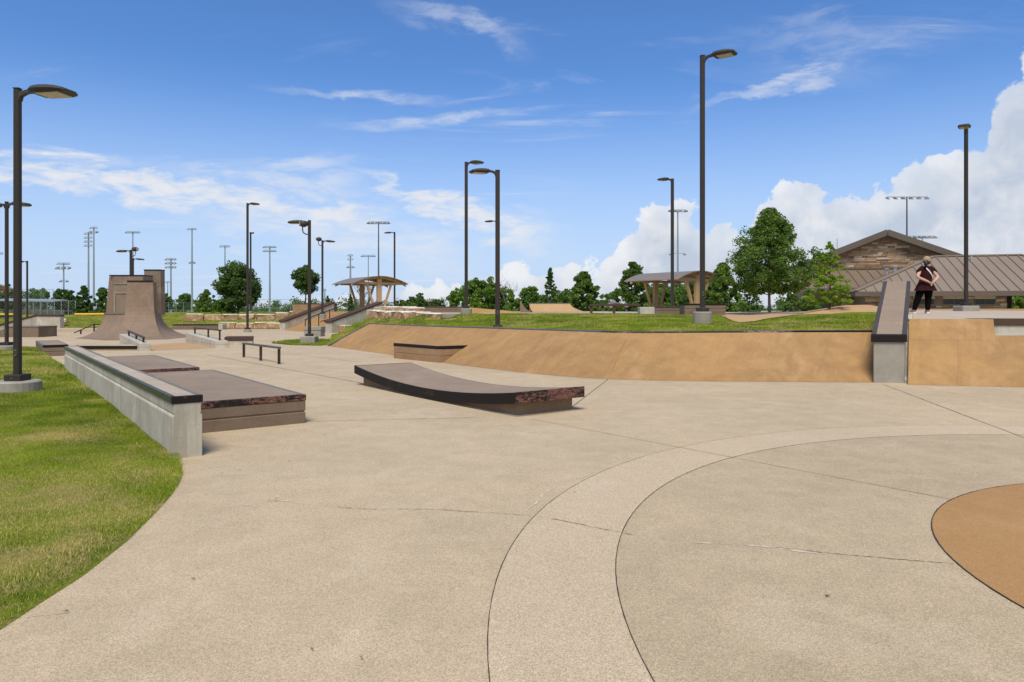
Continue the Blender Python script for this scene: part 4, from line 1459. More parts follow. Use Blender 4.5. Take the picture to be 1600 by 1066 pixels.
hp = [at(477, 499.5, 45.5), at(498, 491, 46.7), at(515, 485, 48.0), at(546, 473.5, 50.0)]
part(hr, 'rail', MB().tube([hp[0], hp[1], hp[2], hp[3]], 0.035, 6), M['rail_black'])
for p, zb in zip(hp, (0.0, 0.1, 0.5, 1.3)):
    part(hr, 'post', MB().tube([(p.x, p.y, zb), p], 0.032, 6), M['rail_black'])
cbk = thing('concrete_block', 'square pale concrete block behind the lamp by the far stairs', 'block', (-11.3, 40.5, 0))
part(cbk, 'lower_course', MB().box(-11.82, -10.87, 40.0, 40.9, -0.02, 0.34), M['grey'], 0.015)
part(cbk, 'upper_course', MB().box(-11.84, -10.85, 39.98, 40.92, 0.352, 0.56), M['grey'], 0.015)


# ---- limestone block walls
def stone_mesh(k):
    bm = bmesh.new()
    bmesh.ops.create_cube(bm, size=1.0)
    bmesh.ops.bevel(bm, geom=list(bm.edges), offset=0.085, segments=1, affect='EDGES')
    bmesh.ops.subdivide_edges(bm, edges=list(bm.edges), cuts=1)
    rr = random.Random(k)
    for v in bm.verts:
        if v.co.z < 0.44:
            v.co += Vector((rr.uniform(-.045, .045), rr.uniform(-.07, .07), rr.uniform(-.03, .03)))
    me = bpy.data.meshes.new('stone')
    bm.to_mesh(me)
    bm.free()
    me.materials.append(M['limestone'])
    return me


SM = [stone_mesh(k) for k in range(7)]


def stone_wall(label, line, lens, ht, dep, rows=1):
    """blocks laid end to end along a line of (x, y, z) points"""
    p0 = Vector(line[0])
    t = thing('limestone_wall', label, 'wall', (p0.x, p0.y, p0.z), 'limestone block walls')
    seg = [(Vector(line[i]), Vector(line[i + 1])) for i in range(len(line) - 1)]
    for r in range(rows):
        s = -r * 0.3
        total = sum((b - a).length for a, b in seg)
        k = 0
        while s < total - 0.25:
            ln = lens * random.uniform(0.75, 1.3)
            m = max(0.0, min(total, s + ln / 2))
            acc = 0
            for a, b in seg:
                L = (b - a).length
                if acc + L >= m - 1e-6:
                    f = (m - acc) / L
                    p = a.lerp(b, f)
                    d = (b - a).normalized()
                    break
                acc += L
            o = link('stone', SM[(k * 3 + r) % 7], t)
            h = ht * random.uniform(0.85, 1.12)
            o.location = p - p0 + Vector((random.uniform(-.03, .03), random.uniform(-.05, .05) + r * 0.15, h / 2 - 0.06 + r * ht * 0.95))
            o.scale = (ln * 0.95, dep * random.uniform(0.9, 1.1), h)
            o.rotation_euler = (random.uniform(-.02, .02), random.uniform(-.02, .02), math.atan2(d.y, d.x) + random.uniform(-.04, .04))
            s += ln
            k += 1
    return t


def mz(x, y, f):
    return float(f(np.array([x]), np.array([y]))[0])


def wl_pts(pix, f):
    out = []
    for px, Y in pix:
        x = (px - 800) / FOC * Y
        out.append((x, Y, mz(x, Y, f)))
    return out


stone_wall('long upper row of rusty limestone blocks on the grass mound right of the quarter pipe', wl_pts([(288, 59.0), (350, 60.0), (420, 61.5), (478, 62.5)], mound_h), 1.35, 0.62, 1.0)
stone_wall('lower row of rusty limestone blocks at the foot of the mound left of the far stairs', wl_pts([(343, 54.6), (392, 54.8), (436, 54.9)], mound_h), 1.6, 0.52, 0.8)
stone_wall('stacked limestone block wall curving up the grass right of the far stairs', [(-8.3, 41.9, 1.02), (-6.75, 38.8, 1.04), (-5.0, 35.5, 1.02), (-3.65, 32.9, 1.0)], 1.2, 0.50, 0.9, 1)
stone_wall('set back upper course of limestone blocks above the curving wall by the far stairs', [(-7.9, 42.3, 1.34), (-6.3, 39.2, 1.34), (-5.1, 37.0, 1.33)], 1.25, 0.40, 0.9, 1)
stone_wall('short low row of rusty limestone blocks against the right hand far ledge', [(-11.2, 46.7, 0.05), (-10.0, 45.2, 0.06), (-9.3, 44.2, 0.08)], 1.3, 0.52, 0.8)
stone_wall('row of pale limestone blocks stepping back on the grass at the left', [tuple(at(91, 508.5, 56)), tuple(at(80, 505.8, 59.5)), tuple(at(68, 502.5, 64))], 1.9, 0.62, 1.35)

# ------------------------------------------------------------------ obstacles on the upper plaza
PZ = 1.345
sq = thing('small_quarter_pipe', 'small tan quarter pipe with a taller end on the upper plaza', 'skate ramp', (2.0, 45, PZ))
pr = []
for i in range(9):
    a = math.pi / 2 * 0.8 * i / 8
    pr.append((math.sin(a) / math.sin(math.pi / 2 * 0.8), (1 - math.cos(a)) / (1 - math.cos(math.pi / 2 * 0.8))))
rows = []
for hx, vz in pr:
    y = 44.2 + 1.5 * hx
    z = PZ + 0.006 + 0.56 * vz
    rows.append([(1.38 - 0.25 * hx, y, z), (4.6 - 0.85 * hx ** 0.8, y, z)])
m_ = MB().grid(rows)
m_.add([(1.13, 45.7, PZ), (3.75, 45.7, PZ), (3.75, 45.7, PZ + 0.566), (1.13, 45.7, PZ + 0.566)], [(0, 1, 2, 3)])
part(sq, 'ramp_face', m_, M['tower'] if False else M['pale_orange'])
rows = [[(4.6 - 0.85 * hx ** 0.8, 44.2 + 1.5 * hx, PZ + 0.006 + 0.56 * vz), (5.2 - 1.45 * hx, 45.3 + 0.4 * hx, PZ + 0.006 + 0.56 * vz)] for hx, vz in pr]
part(sq, 'hip_face', MB().grid(rows), M['pale_orange'])
part(sq, 'steel_edge', MB().bar((1.1, 45.7, PZ + 0.575), (3.78, 45.7, PZ + 0.575), 0.06, 0.05), M['edge_grey'])
rows = []
for hx, vz in pr:
    rows.append([(1.42 - 0.85 * hx, 44.1, PZ + 0.004 + 0.74 * vz), (1.42 - 0.85 * hx, 45.6, PZ + 0.004 + 0.74 * vz)])
m_ = MB().grid(rows)
m_.add([(1.42, 44.1, PZ)] + [(1.42 - 0.85 * hx, 44.1, PZ + 0.004 + 0.74 * vz) for hx, vz in pr] + [(0.50, 44.1, PZ + 0.745), (0.50, 44.1, PZ)], [tuple(range(12))])
part(sq, 'end_ramp', m_, M['tower'])
part(sq, 'steel_edge', MB().bar((0.53, 44.08, PZ + 0.76), (0.53, 45.6, PZ + 0.76), 0.10, 0.05), M['edge_dark'])

ob = MB().ring_solid([[(a.x, a.y, PZ - 0.01), (a.x, a.y + 1.2, PZ - 0.01), (a.x, a.y + 1.2, h), (a.x, a.y + 0.5, h)] for a, h in ((at(729, 488, 38), 1.66), (at(815, 488, 39.5), 1.40))])
single('low_bank', ob, M['orange'], 'low orange concrete bank between the two middle lamp posts on the plaza', 'skate ramp', (0, 38.5, PZ))


def long_ledge(label, px0, px1, Y, z0, z1, dep, body, topm, courses=1):
    a, b = at(px0, 0, Y), at(px1, 0, Y)
    t = thing('brown_ledge', label, 'ledge', ((a.x + b.x) / 2, Y, z0), 'brown ledges on the upper plaza')
    zc_ = z1 - 0.07
    if courses == 1:
        part(t, 'body', MB().box(a.x, b.x, Y, Y + dep, z0 - 0.05, zc_), body, 0.008)
    else:
        hh = (zc_ - z0) / courses
        for k in range(courses):
            part(t, 'course', MB().box(a.x, b.x, Y, Y + dep, z0 - (0.05 if k == 0 else -0.012) + hh * k, z0 + hh * (k + 1)), body, 0.008)
        part(t, 'core', MB().box(a.x + 0.015, b.x - 0.015, Y + 0.015, Y + dep - 0.015, z0, zc_ - 0.02), body)
    part(t, 'steel_edge', MB().box(a.x - 0.01, b.x + 0.01, Y - 0.01, Y + dep + 0.01, zc_ + 0.002, z1), topm, 0.006)
    return t


long_ledge('long low brown ledge on the plaza behind the stacked limestone wall', 604, 720, 44.0, PZ, 1.72, 0.8, M['brown'], M['brown_edge'], 2)
long_ledge('tall tan brown ledge on the plaza above the left far ledge', 457, 522, 60.0, 1.30, 2.02, 1.0, M['box_tan'], M['brown_edge'])
long_ledge('low brown ledge with pale end block in front of the right shelter', 1024, 1076, 31.2, 1.36, 1.69, 0.7, M['brown'], M['brown_edge'], 2)
long_ledge('taller three course brown ledge behind the tallest lamp post', 1069.5, 1134, 29.4, 1.28, 1.80, 0.9, M['brown'], M['edge_dark'], 3)
a, b = at(1000, 0, 31.3), at(1023.4, 0, 31.3)
single('end_block', MB().box(a.x, b.x, 31.3, 31.9, 1.34, 1.66), M['cast'], 'pale concrete block at the end of the low brown plaza ledge', 'block', ((a.x + b.x) / 2, 31.3, 1.34), bevel=0.01)
fr2 = thing('flat_bar', 'dark brown flat bar on three square legs on the upper plaza', 'rail', (4.0, 33.8, PZ))
a, b = at(921.5, 0, 33.8), at(1001, 0, 33.8)
part(fr2, 'bar', MB().box(a.x, b.x, 33.74, 33.98, PZ + 0.37, PZ + 0.47), M['brown_edge'], 0.01)
for px in (924, 959.5, 998.5):
    c = at(px, 0, 33.85)
    part(fr2, 'leg', MB().box(c.x - 0.06, c.x + 0.06, 33.80, 33.92, PZ - 0.02, PZ + 0.369), M['brown_edge'])

# orange dip and pyramid on the right of the rise
dip = sheet(slab_poly, lambda x, y: hill_h(x, y) + 0.035, 0.5, 0.0, 0.4)
ctr = (8.5, 26.0, 1.25)
single('sloping_slab', dip, M['pale_orange'], 'pale orange concrete slab dipping through the grass left of the small pyramid', 'skate ramp', ctr)
py_ = MB()
P_ = [at(1256, 490.0, 26.2), at(1384, 489.0, 26.2), at(1420, 486, 31.5), at(1255, 486.5, 31.5)]
T_ = [at(1326, 477, 28.6), at(1352, 476.4, 28.6), at(1358, 476.6, 29.4), at(1320, 477, 29.4)]
py_.ring_solid([[tuple(p - Vector((0, 0, 0.02))) for p in P_], [tuple(p) for p in T_]])
single('skate_pyramid', py_, M['pale_orange'], 'low orange concrete pyramid left of the sloping ledge in front of the building', 'skate ramp', tuple(at(1335, 489, 28.5)))
py_ = MB().ring_solid([[(x, 29.2, 1.50), (x, 31.0, 1.50), (x, 31.0, 1.585), (x, 30.2, 1.585)] for x in (16.0, 33.0)])
single('low_bank', py_, M['orange'], 'thin orange rise along the back of the deck before the building', 'skate ramp', (24, 30, 1.5))


# ------------------------------------------------------------------ lamp posts
def head_mesh(parent, ang, z, reach=0.95, scale=1.0, tilt=0.0):
    """arm and lamp head on one side of a post; ang = heading of the arm, 0 = +X, in the post's own coordinates"""
    ca, sa = math.cos(ang), math.sin(ang)

    def T(x, y, zz):
        zz2 = zz + x * math.tan(tilt)
        return (x * ca - y * sa, x * sa + y * ca, z + zz2)
    s = scale
    arm = MB().ring_solid([[T(x, -w_, zl_), T(x, w_, zl_), T(x, w_, zh_), T(x, -w_, zh_)] for x, w_, zl_, zh_ in
                           ((0.06, 0.045, -0.20, -0.04), (0.09, 0.04, -0.12, -0.035), (0.17 * s, 0.038, -0.075, -0.015), (0.30 * s, 0.05, -0.062, 0.0), (0.36 * s, 0.06, -0.055, 0.002))])
    lpart(parent, 'arm', arm, M['bronze_head'])
    secs = [(0.29, 0.055, -0.055, 0.000), (0.36, 0.135, -0.095, 0.010), (0.50, 0.165, -0.100, 0.012), (0.66, 0.165, -0.105, 0.004), (0.82, 0.158, -0.108, -0.022), (0.92, 0.135, -0.105, -0.052), (0.95, 0.10, -0.10, -0.075)]
    rows = []
    for x, w_, zl_, zh_ in secs:
        x, w_ = x * s, w_ * s * 1.28
        zl_ = zl_ * 1.2
        zm = zl_ + (zh_ - zl_) * 0.45
        rows.append([T(x, -w_ * 0.86, zl_), T(x, w_ * 0.86, zl_), T(x, w_, zm), T(x, w_ * 0.72, zh_), T(x, -w_ * 0.72, zh_), T(x, -w_, zm)])
    hd = lpart(parent, 'lamp_head', MB().ring_solid(rows), M['bronze_head'])
    ln = MB().ring_solid([[T(x * s, -0.15 * s, zz), T(x * s, 0.15 * s, zz), T(x * s, 0.15 * s, zz + 0.02), T(x * s, -0.15 * s, zz + 0.02)] for x, zz in ((0.46, -0.136), (0.86, -0.145))])
    lpart(hd, 'lens', ln, M['lens'])


def flood_mesh(parent, ang, z, drop=0.0):
    """small floodlight on a bent bracket"""
    ca, sa = math.cos(ang), math.sin(ang)
    T = lambda x, y, zz: (x * ca - y * sa, x * sa + y * ca, z + zz)
    lpart(parent, 'bracket', MB().tube([T(0.05, 0, -0.62), T(0.16, 0, -0.62), T(0.27, 0, -0.55), T(0.30, 0, -0.42), T(0.30, 0, -0.28)], 0.026, 6), M['bronze_head'])
    hd = lpart(parent, 'floodlight', MB().ring_solid([[T(0.30 + r * 0.9 * math.cos(k) - 0.04, r * math.sin(k), zz) for k in np.linspace(0, 2 * math.pi, 11)[:-1]] for r, zz in ((0.08, -0.30), (0.20, -0.24), (0.23, -0.12), (0.17, -0.04), (0.08, -0.01))]), M['bronze_head'], smooth=True)
    lpart(hd, 'lens', MB().ring_solid([[T(0.52 + o_, y, zz) for y, zz in ((-0.13, -0.23), (0.13, -0.23), (0.13, -0.08), (-0.13, -0.08))] for o_ in (-0.35 + 0.0, -0.02 - 0.26 + 0.22)]), M['lens'])


def lamp_post(label, x, y, z, top, heads, wd=0.13, base_r=0.27, base_h=0.30, floods=(), detail=True, scale=1.0, plate_rot=0.0, base=True, box_base=False):
    t = thing('lamp_post', label, 'lamp post', (x, y, z), 'lamp posts of the skate park', 0.0)
    H = top - z
    if base:
        if box_base:
            lpart(t, 'footing', MB().box(-base_r, base_r, -base_r, base_r, -0.15, base_h), M['grey'], 0.03)
        else:
            lpart(t, 'footing', MB().lathe([(base_r, -0.15), (base_r, base_h - 0.025), (base_r - 0.025, base_h)], n=24), M['grey'])
    b0 = base_h if base else 0.0
    pw = wd * 0.5
    lpart(t, 'pole', MB().ring_solid([[(-k, -k, zz), (k, -k, zz), (k, k, zz), (-k, k, zz)] for k, zz in ((pw, b0 + 0.02), (pw * 0.96, H))]), M['bronze'], 0.012 if detail else 0.0)
    lpart(t, 'base_cover', MB().ring_solid([[(-k, -k, zz), (k, -k, zz), (k, k, zz), (-k, k, zz)] for k, zz in ((0.145, b0 + 0.001), (0.15, b0 + 0.10), (0.14, b0 + 0.115))]), M['bronze'], 0.006)
    lpart(t, 'pole_cap', MB().box(-pw * 1.02, pw * 1.02, -pw * 1.02, pw * 1.02, H + 0.001, H + 0.018), M['bronze'])
    if detail:
        cv = lpart(t, 'hand_hole_cover', MB().ring_solid([[(rr_ * math.cos(k), -pw - 0.001 - yy, b0 + 0.50 + 1.7 * rr_ * math.sin(k)) for k in np.linspace(0, 2 * math.pi, 13)[:-1]] for rr_, yy in ((0.045, 0.0), (0.045, 0.007))]), M['bronze_head'])
        for zz in (0.545, 0.455):
            lpart(cv, 'bolt', MB().box(-0.008, 0.008, -pw - 0.014, -pw - 0.007, b0 + zz - 0.008, b0 + zz + 0.008), M['bolt'])
        for xx in (-0.0, ):
            lpart(t, 'bolt', MB().box(-0.008, 0.008, -0.156, -0.149, b0 + 0.045, b0 + 0.06), M['bolt'])
    for ang, zz in heads:
        head_mesh(t, math.radians(ang), H + zz, scale=scale)
    for ang, zz in floods:
        flood_mesh(t, math.radians(ang), H + zz)
    return t


def post_at(label, px, Y, z, ytop, heads, **kw):
    p = at(px, 0, Y)
    return lamp_post(label, p.x, Y, z, at(px, ytop, Y).z, heads, **kw)


post_at('large dark lamp post with round footing standing on the near lawn', 27.5, 12.6, 0.10, 139.5, [(-12, -0.02)], wd=0.105, base_r=0.37, base_h=0.21, scale=1.18)
post_at('dark lamp post behind the nearest one, its footing at the far lawn edge', 10.5, 24.8, 0.05, 316, [(-10, -0.02), (168, -0.03)], base_r=0.30, base_h=0.25, scale=0.95, wd=0.10)
post_at('dark lamp post with drooping floodlight on a grey block in the small grass strip', 483.5, 32.0, 0.02, 345, [(183, -0.0)], floods=[(200, 0.0)], base_r=0.33, base_h=0.32, box_base=True, wd=0.125)
post_at('dark lamp post rising just behind the lip of the orange bank', 777.5, 22.7, 0.90, 267, [(205, -0.0)], base_h=0.06, base_r=0.2, wd=0.15)
post_at('tallest lamp post on the rise with round concrete footing', 1097.5, 19.6, 1.19, 88, [(-38, -0.0)], base_r=0.26, base_h=0.32, wd=0.125)
post_at('tall slim lamp post with head turned right on the edge of the plaza', 728.5, 33.0, 1.34, 254, [(-35, 0)], base_r=0.27, base_h=0.26, wd=0.15, detail=False)
post_at('tall slim lamp post in front of the right shelter', 1050.5, 37.0, 1.36, 280, [(212, 0)], base_r=0.26, base_h=0.26, wd=0.15, detail=False)
post_at('slim lamp post on a square footing behind the standing person', 1509.5, 26.6, 1.50, 200, [(232, 0)], base_r=0.32, base_h=0.2, wd=0.105, detail=False, box_base=True)
post_at('tall slim lamp post in front of the big dark oak, nearer of the pair', 386.8, 47.0, 0.0, 318, [(-25, 0)], wd=0.125, detail=False, base_r=0.25, base_h=0.2)
post_at('slimmer farther lamp post of the pair by the big dark oak', 391.6, 66.0, 1.15, 364, [(-60, 0)], wd=0.13, detail=False, base_r=0.25, base_h=0.2)
post_at('slim lamp post right of the left shelter with head turned left', 616.5, 66.0, 0.2, 363, [(200, 0)], wd=0.15, detail=False, base_r=0.25, base_h=0.2)
post_at('lamp post with a head to the right and a small floodlight, behind the round tree', 503.8, 51.0, 1.0, 376, [(-12, 0)], floods=[(175, 0.25)], wd=0.125, detail=False, base_r=0.25, base_h=0.2)
post_at('lamp post with two heads behind the brown quarter pipe', 204.5, 47.0, 0.0, 391, [(178, 0)], floods=[(5, 0.22)], wd=0.125, detail=False, base_r=0.25, base_h=0.2)
post_at('thin farther lamp post with low head behind the brown quarter pipe', 208.0, 62.0, 0.4, 404, [(0, 0)], wd=0.11, detail=False, base_r=0.25, base_h=0.2)
post_at('short lamp post with head turned left above the far left boxes', 42.5, 57.0, 0.4, 408, [(185, 0)], wd=0.105, detail=False, base_r=0.25, base_h=0.15)
post_at('far lamp post whose small head peeks out left of the post behind the bank lip', 776.0, 56.0, 1.34, 345, [(195, 0)], wd=0.13, detail=False, base_r=0.25, base_h=0.2)


# ------------------------------------------------------------------ far sports floodlights
LAMP_BOX = MB().ring_solid([[(-0.35, -0.25, -0.28), (0.35, -0.25, -0.28), (0.42, 0.1, -0.12), (-0.42, 0.1, -0.12)], [(-0.26, 0.0, 0.05), (0.26, 0.0, 0.05), (0.22, 0.25, 0.12), (-0.22, 0.25, 0.12)]]).mesh('lamp', M['galv_dark'])
LAMP_GLASS = MB().box(-0.3, 0.3, -0.24, -0.20, -0.31, -0.285).mesh('lamp_glass', M['flood_glass'])


def sports_light(label, px, Y, ytop, rows, width_px, z=-0.12, extra=None, wpx=2.4, arc_=0.0, dark=False):
    p = at(px, ytop, Y)
    s = Y / 150.0
    t = thing('sports_floodlight', label, 'floodlight', (p.x, Y, z), 'tall sports floodlights far behind')
    H = p.z - z
    hw = width_px / 2 / FOC * Y
    r = wpx / 2 / FOC * Y
    mt = M['galv_dark'] if dark else M['galv']
    lpart(t, 'pole', MB().tube([(0, 0, 0), (0, 0, H * 0.5), (0, 0, H)], [r * 1.25, r * 1.0, r * 0.7], 8), mt)
    zz = H
    for k, n in enumerate(rows):
        lpart(t, 'crossarm', MB().box(-hw, hw, -0.06 * s, 0.06 * s, zz - 0.06 * s, zz + 0.06 * s), mt)
        for i in range(n):
            f = -1 + 2 * i / max(1, n - 1)
            if n == 1:
                f = 0
            o = link('lamp', LAMP_BOX, t)
            o.location = (f * hw * 0.96, -0.1 * s, zz - 0.22 * s)
            sc = min(1.25 * s, 1.5 * 2 * hw / n) * 1.0
            o.scale = (sc, sc, sc)
            o.rotation_euler = (0, 0, -0.5 * f)
        zz -= 6.2 / FOC * Y
    if extra:
        zx = H - (extra[0] - ytop) / FOC * Y
        lpart(t, 'crossarm', MB().box(-extra[1] / FOC * Y, extra[1] / FOC * Y, -0.05 * s, 0.05 * s, zx - 0.05 * s, zx + 0.05 * s), mt)
        for f in (-1, 1):
            o = link('lamp', LAMP_BOX, t)
            o.location = (f * extra[1] / FOC * Y, 0, zx - 0.2 * s)
            o.scale = (0.9 * s,) * 3
    return t


sports_light('floodlight mast with a single wide row at the far left above the trees', 99.5, 190, 411, [6, 3], 19, extra=(438, 5))
sports_light('four row floodlight mast, lower of the close pair left of the quarter pipe', 138.3, 150, 364, [3, 3, 3, 3], 10, wpx=2.6)
sports_light('taller mast of the close pair of floodlights left of the quarter pipe', 146.5, 145, 355, [4, 2], 11, wpx=2.6)
sports_light('floodlight mast rising behind the quarter pipe walls', 207.5, 150, 362, [6], 21, wpx=2.2)
sports_light('floodlight mast with three tight rows right of the quarter pipe', 267, 165, 404, [4, 4, 4], 15, wpx=2.6)
sports_light('short thin floodlight mast left of the three row mast', 262, 230, 440, [3], 6, wpx=1.5)
sports_light('tall floodlight mast with one bright row between the quarter pipe and the dark oak', 300, 140, 357, [5], 13, wpx=2.6, extra=(409, 3))
sports_light('floodlight mast whose head shows above the big dark oak', 351.5, 175, 384, [5], 14, wpx=2.2)
sports_light('floodlight mast with two rows between the dark oak and the round tree', 421.5, 165, 385, [6, 6], 19, wpx=2.6)
sports_light('floodlight mast with stacked heads left of the left shelter', 547.5, 150, 398, [3, 3], 7, wpx=3.0, extra=(416, 4))
sports_light('lower floodlight mast with one row behind the left shelter', 575.5, 190, 399, [7], 21, wpx=1.8)
sports_light('tall dark floodlight mast with one wide row above the left shelter', 591.5, 130, 347, [6], 32, wpx=2.4, dark=True)
sports_light('floodlight mast seen beside the slim post in front of the right shelter', 1059, 120, 328, [4], 25, wpx=2.8, extra=(396, 11), dark=False)
sports_light('tall floodlight mast with a wide row above the stone building gable', 1417, 100, 308, [6], 64, wpx=2.8, dark=True)
sports_light('lower floodlight head just above the stone building ridge', 1441, 150, 369, [6], 40, wpx=2.0)
sports_light('floodlight head at the very left edge of the view', -3, 170, 395, [4], 14, wpx=2.4)
sports_light('bare far mast low behind the round tree', 507.5, 190, 452, [2], 4, wpx=2.2)


# ------------------------------------------------------------------ curved roof shelters
def shelter(label, px, Y, z, wd, hgt, rz, dep):
    p = at(px, 0, Y)
    t = thing('shade_shelter', label, 'shelter', (p.x, Y, z), 'curved roof shelters', rz)
    n = 20

    def rz_(x):
        return hgt - 0.62 * (abs(x) / (wd / 2)) ** 1.9
    xs = np.linspace(-wd / 2, wd / 2, n + 1)
    for i in range(0, n, 2):                                        # roof sheets laid side by side
        rows = [[(x, -dep / 2, rz_(x)), (x, dep / 2, rz_(x)), (x, dep / 2, rz_(x) + 0.05), (x, -dep / 2, rz_(x) + 0.05)] for x in xs[i:i + 3]]
        lpart(t, 'roof_sheet', MB().ring_solid(rows), M['roof_brown'])
    for y in (-dep / 2 + 0.5, dep / 2 - 0.7):
        rows = [[(x, y - 0.07, rz_(x) - 0.17), (x, y + 0.07, rz_(x) - 0.17), (x, y + 0.07, rz_(x) - 0.003), (x, y - 0.07, rz_(x) - 0.003)] for x in xs]
        lpart(t, 'roof_beam', MB().ring_solid(rows), M['tan_paint'])
        lpart(t, 'tie_beam', MB().box(-wd * 0.40, wd * 0.40, y - 0.075, y + 0.075, hgt - 0.66, hgt - 0.47), M['tan_paint'])
        lpart(t, 'column', MB().box(-0.20, 0.20, y - 0.12, y + 0.12, -0.1, hgt - 0.2), M['tan_paint'], 0.015)
        for sg in (-1, 1):
            lpart(t, 'brace', MB().bar((sg * 0.32, y, -0.05), (sg * 1.12, y, hgt - 0.56), 0.16, 0.15), M['tan_paint'])
    for x in np.linspace(-wd * 0.4, wd * 0.4, 7):
        lpart(t, 'purlin', MB().box(x - 0.045, x + 0.045, -dep / 2 + 0.1, dep / 2 - 0.1, rz_(x) - 0.09, rz_(x) - 0.001), M['tan_paint'])
    return t


shelter('tan curved roof shelter behind the far stairs on the left', 578, 60, 1.34, 4.9, 2.90, math.radians(36), 4.6)
shelter('tan curved roof shelter beside the tallest lamp post on the right', 1054, 49, 1.36, 5.0, 2.72, math.radians(36), 4.9)
shelter('tan shelter at the far left of which only a roof tip shows', -58, 42, 0.0, 5.0, 3.35, math.radians(30), 4.6)

# ------------------------------------------------------------------ stone building on the right
bd = thing('stone_building', 'stone clad building with brown seamed metal roofs behind the standing person', 'building', (18, 36, -0.1))
E0 = Vector((16.6, 34.0))
BA, BB = Vector((0.966, -0.259)), Vector((0.259, 0.966))


def BP(s, b, z=0.0):
    p = E0 + BA * s + BB * b
    return (p.x, p.y, z)


def s_at(px, b):
    """distance along the front for a photograph column on the plane b"""
    k = (px - 800) / FOC
    o = E0 + BB * b
    return (k * o.y - o.x) / (BA.x - k * BA.y)


def z_at(px, py, b):
    s = s_at(px, b)
    y = BP(s, b)[1]
    return EYE - (py - HOR) / FOC * y


def bprism(s0, s1, b0, b1, z0, z1):
    return MB().prism([BP(s0, b0)[:2], BP(s1, b0)[:2], BP(s1, b1)[:2], BP(s0, b1)[:2]], z0, z1)


def roof_panels(name, s_lo, s_hi, pw, lo, hi, mat, rib=True):
    """standing seam panels between an eave line lo(s) and an upper line hi(s), both giving (b, z)"""
    s = s_lo
    while s < s_hi - 0.02:
        s1 = min(s + pw, s_hi)
        pts = []
        a0, a1, c1, c0 = lo(s), lo(s1), hi(s1), hi(s)
        mb = MB()
        ring = [BP(s + 0.012, *a0), BP(s1, *a1), BP(s1, *c1), BP(s + 0.012, *c0)]
        mb.ring_solid([[tuple(Vector(p) - Vector((0, 0, 0.03))) for p in ring], ring])
        # raised seam along the panel's left edge
        r0, r1 = Vector(BP(s, *a0)), Vector(BP(s, *c0))
        if (r1 - r0).length > 0.05:
            mb.bar(r0 + Vector((0, 0, 0.02)), r1 + Vector((0, 0, 0.02)), 0.035, 0.06)
        part(bd, name, mb, mat)
        s = s1


EZ, RZ, RB = 2.42, 4.30, 4.1
WS0, WS1 = 0.0, 12.6
RS0, RS1 = 4.53, 8.5
sl_z = (RZ - EZ) / RB
wing_lo = lambda s: (0.0, EZ)


def wing_hi(s):
    if s < RS0:
        b = RB * s / RS0
    elif s > RS1:
        b = RB * max(0.0, (WS1 - s)) / (WS1 - RS1)
    else:
        b = RB
    return (b, EZ + sl_z * b)


roof_panels('roof_panel', 0.02, WS1 - 0.02, 0.46, wing_lo, wing_hi, M['metal_roof'])
# left hip face, back faces
hipm = MB().add([BP(0, 0, EZ), BP(RS0, RB, RZ), BP(0, 2 * RB, EZ)], [(0, 1, 2)])
hipm.add([BP(0, 2 * RB, EZ), BP(RS0, RB, RZ), BP(RS1, RB, RZ), BP(WS1, 2 * RB, EZ)], [(0, 1, 2, 3)])
hipm.add([BP(WS1, 0, EZ), BP(WS1, 2 * RB, EZ), BP(RS1, RB, RZ)], [(0, 1, 2)])
part(bd, 'roof_slope', hipm, M['metal_roof_dark'])
part(bd, 'ridge_cap', MB().bar(BP(RS0, RB, RZ + 0.03), BP(RS1, RB, RZ + 0.03), 0.22, 0.07), M['metal_roof'])
part(bd, 'hip_cap', MB().bar(BP(0, 0, EZ + 0.03), BP(RS0, RB, RZ + 0.03), 0.20, 0.06), M['metal_roof'])
part(bd, 'hip_cap', MB().bar(BP(WS1, 0, EZ + 0.03), BP(RS1, RB, RZ + 0.03), 0.20, 0.06), M['metal_roof'])
part(bd, 'fascia', bprism(-0.03, WS1, -0.03, 0.05, EZ - 0.24, EZ - 0.035), M['fascia'])
part(bd, 'fascia', bprism(-0.03, 0.05, 0.052, 2 * RB, EZ - 0.24, EZ - 0.035), M['fascia'])
part(bd, 'soffit', bprism(0.06, WS1, 0.06, 1.0, EZ - 0.235, EZ - 0.21), M['fascia'])
# wing wall
WB = 0.75
ws1 = s_at(1573, WB)
part(bd, 'wall', bprism(0.55, ws1, WB, WB + 4.5, -0.15, EZ - 0.2), M['mortar'])
BRICKS = []
for mi, m in enumerate(STONES):
    for k in range(2):
        bm = bmesh.new()
        bmesh.ops.create_cube(bm, size=1.0)
        rr = random.Random(mi * 9 + k)
        for v in bm.verts:
            v.co += Vector((rr.uniform(-.02, .02), rr.uniform(-.1, .1), rr.uniform(-.05, .05)))
        me = bpy.data.meshes.new('stone')
        bm.to_mesh(me)
        bm.free()
        me.materials.append(m)
        BRICKS.append(me)
bang = math.atan2(BA.y, BA.x)


def lay_stones(sa, sb, b, za, zb, ok, hmin=0.085, hmax=0.13, lmin=0.2, lmax=0.62):
    z = za
    base = world_loc(bd)
    while z < zb - 0.05:
        h = min(random.uniform(hmin, hmax), zb - z)
        s = sa - random.uniform(0, 0.3)
        while s < sb:
            ln = random.uniform(lmin, lmax)
            s1 = min(s + ln, sb)
            s0 = max(s, sa)
            if s1 - s0 > 0.08 and ok(s0, s1, z, z + h):
                o = link('stone', random.choice(BRICKS), bd)
                o.location = Vector(BP((s0 + s1) / 2, b - 0.005 - random.uniform(0, 0.015), z + h / 2)) - base
                o.scale = (s1 - s0 - 0.014, 0.07, h - 0.012)
                o.rotation_euler = (0, 0, bang)
            s += ln
        z += h


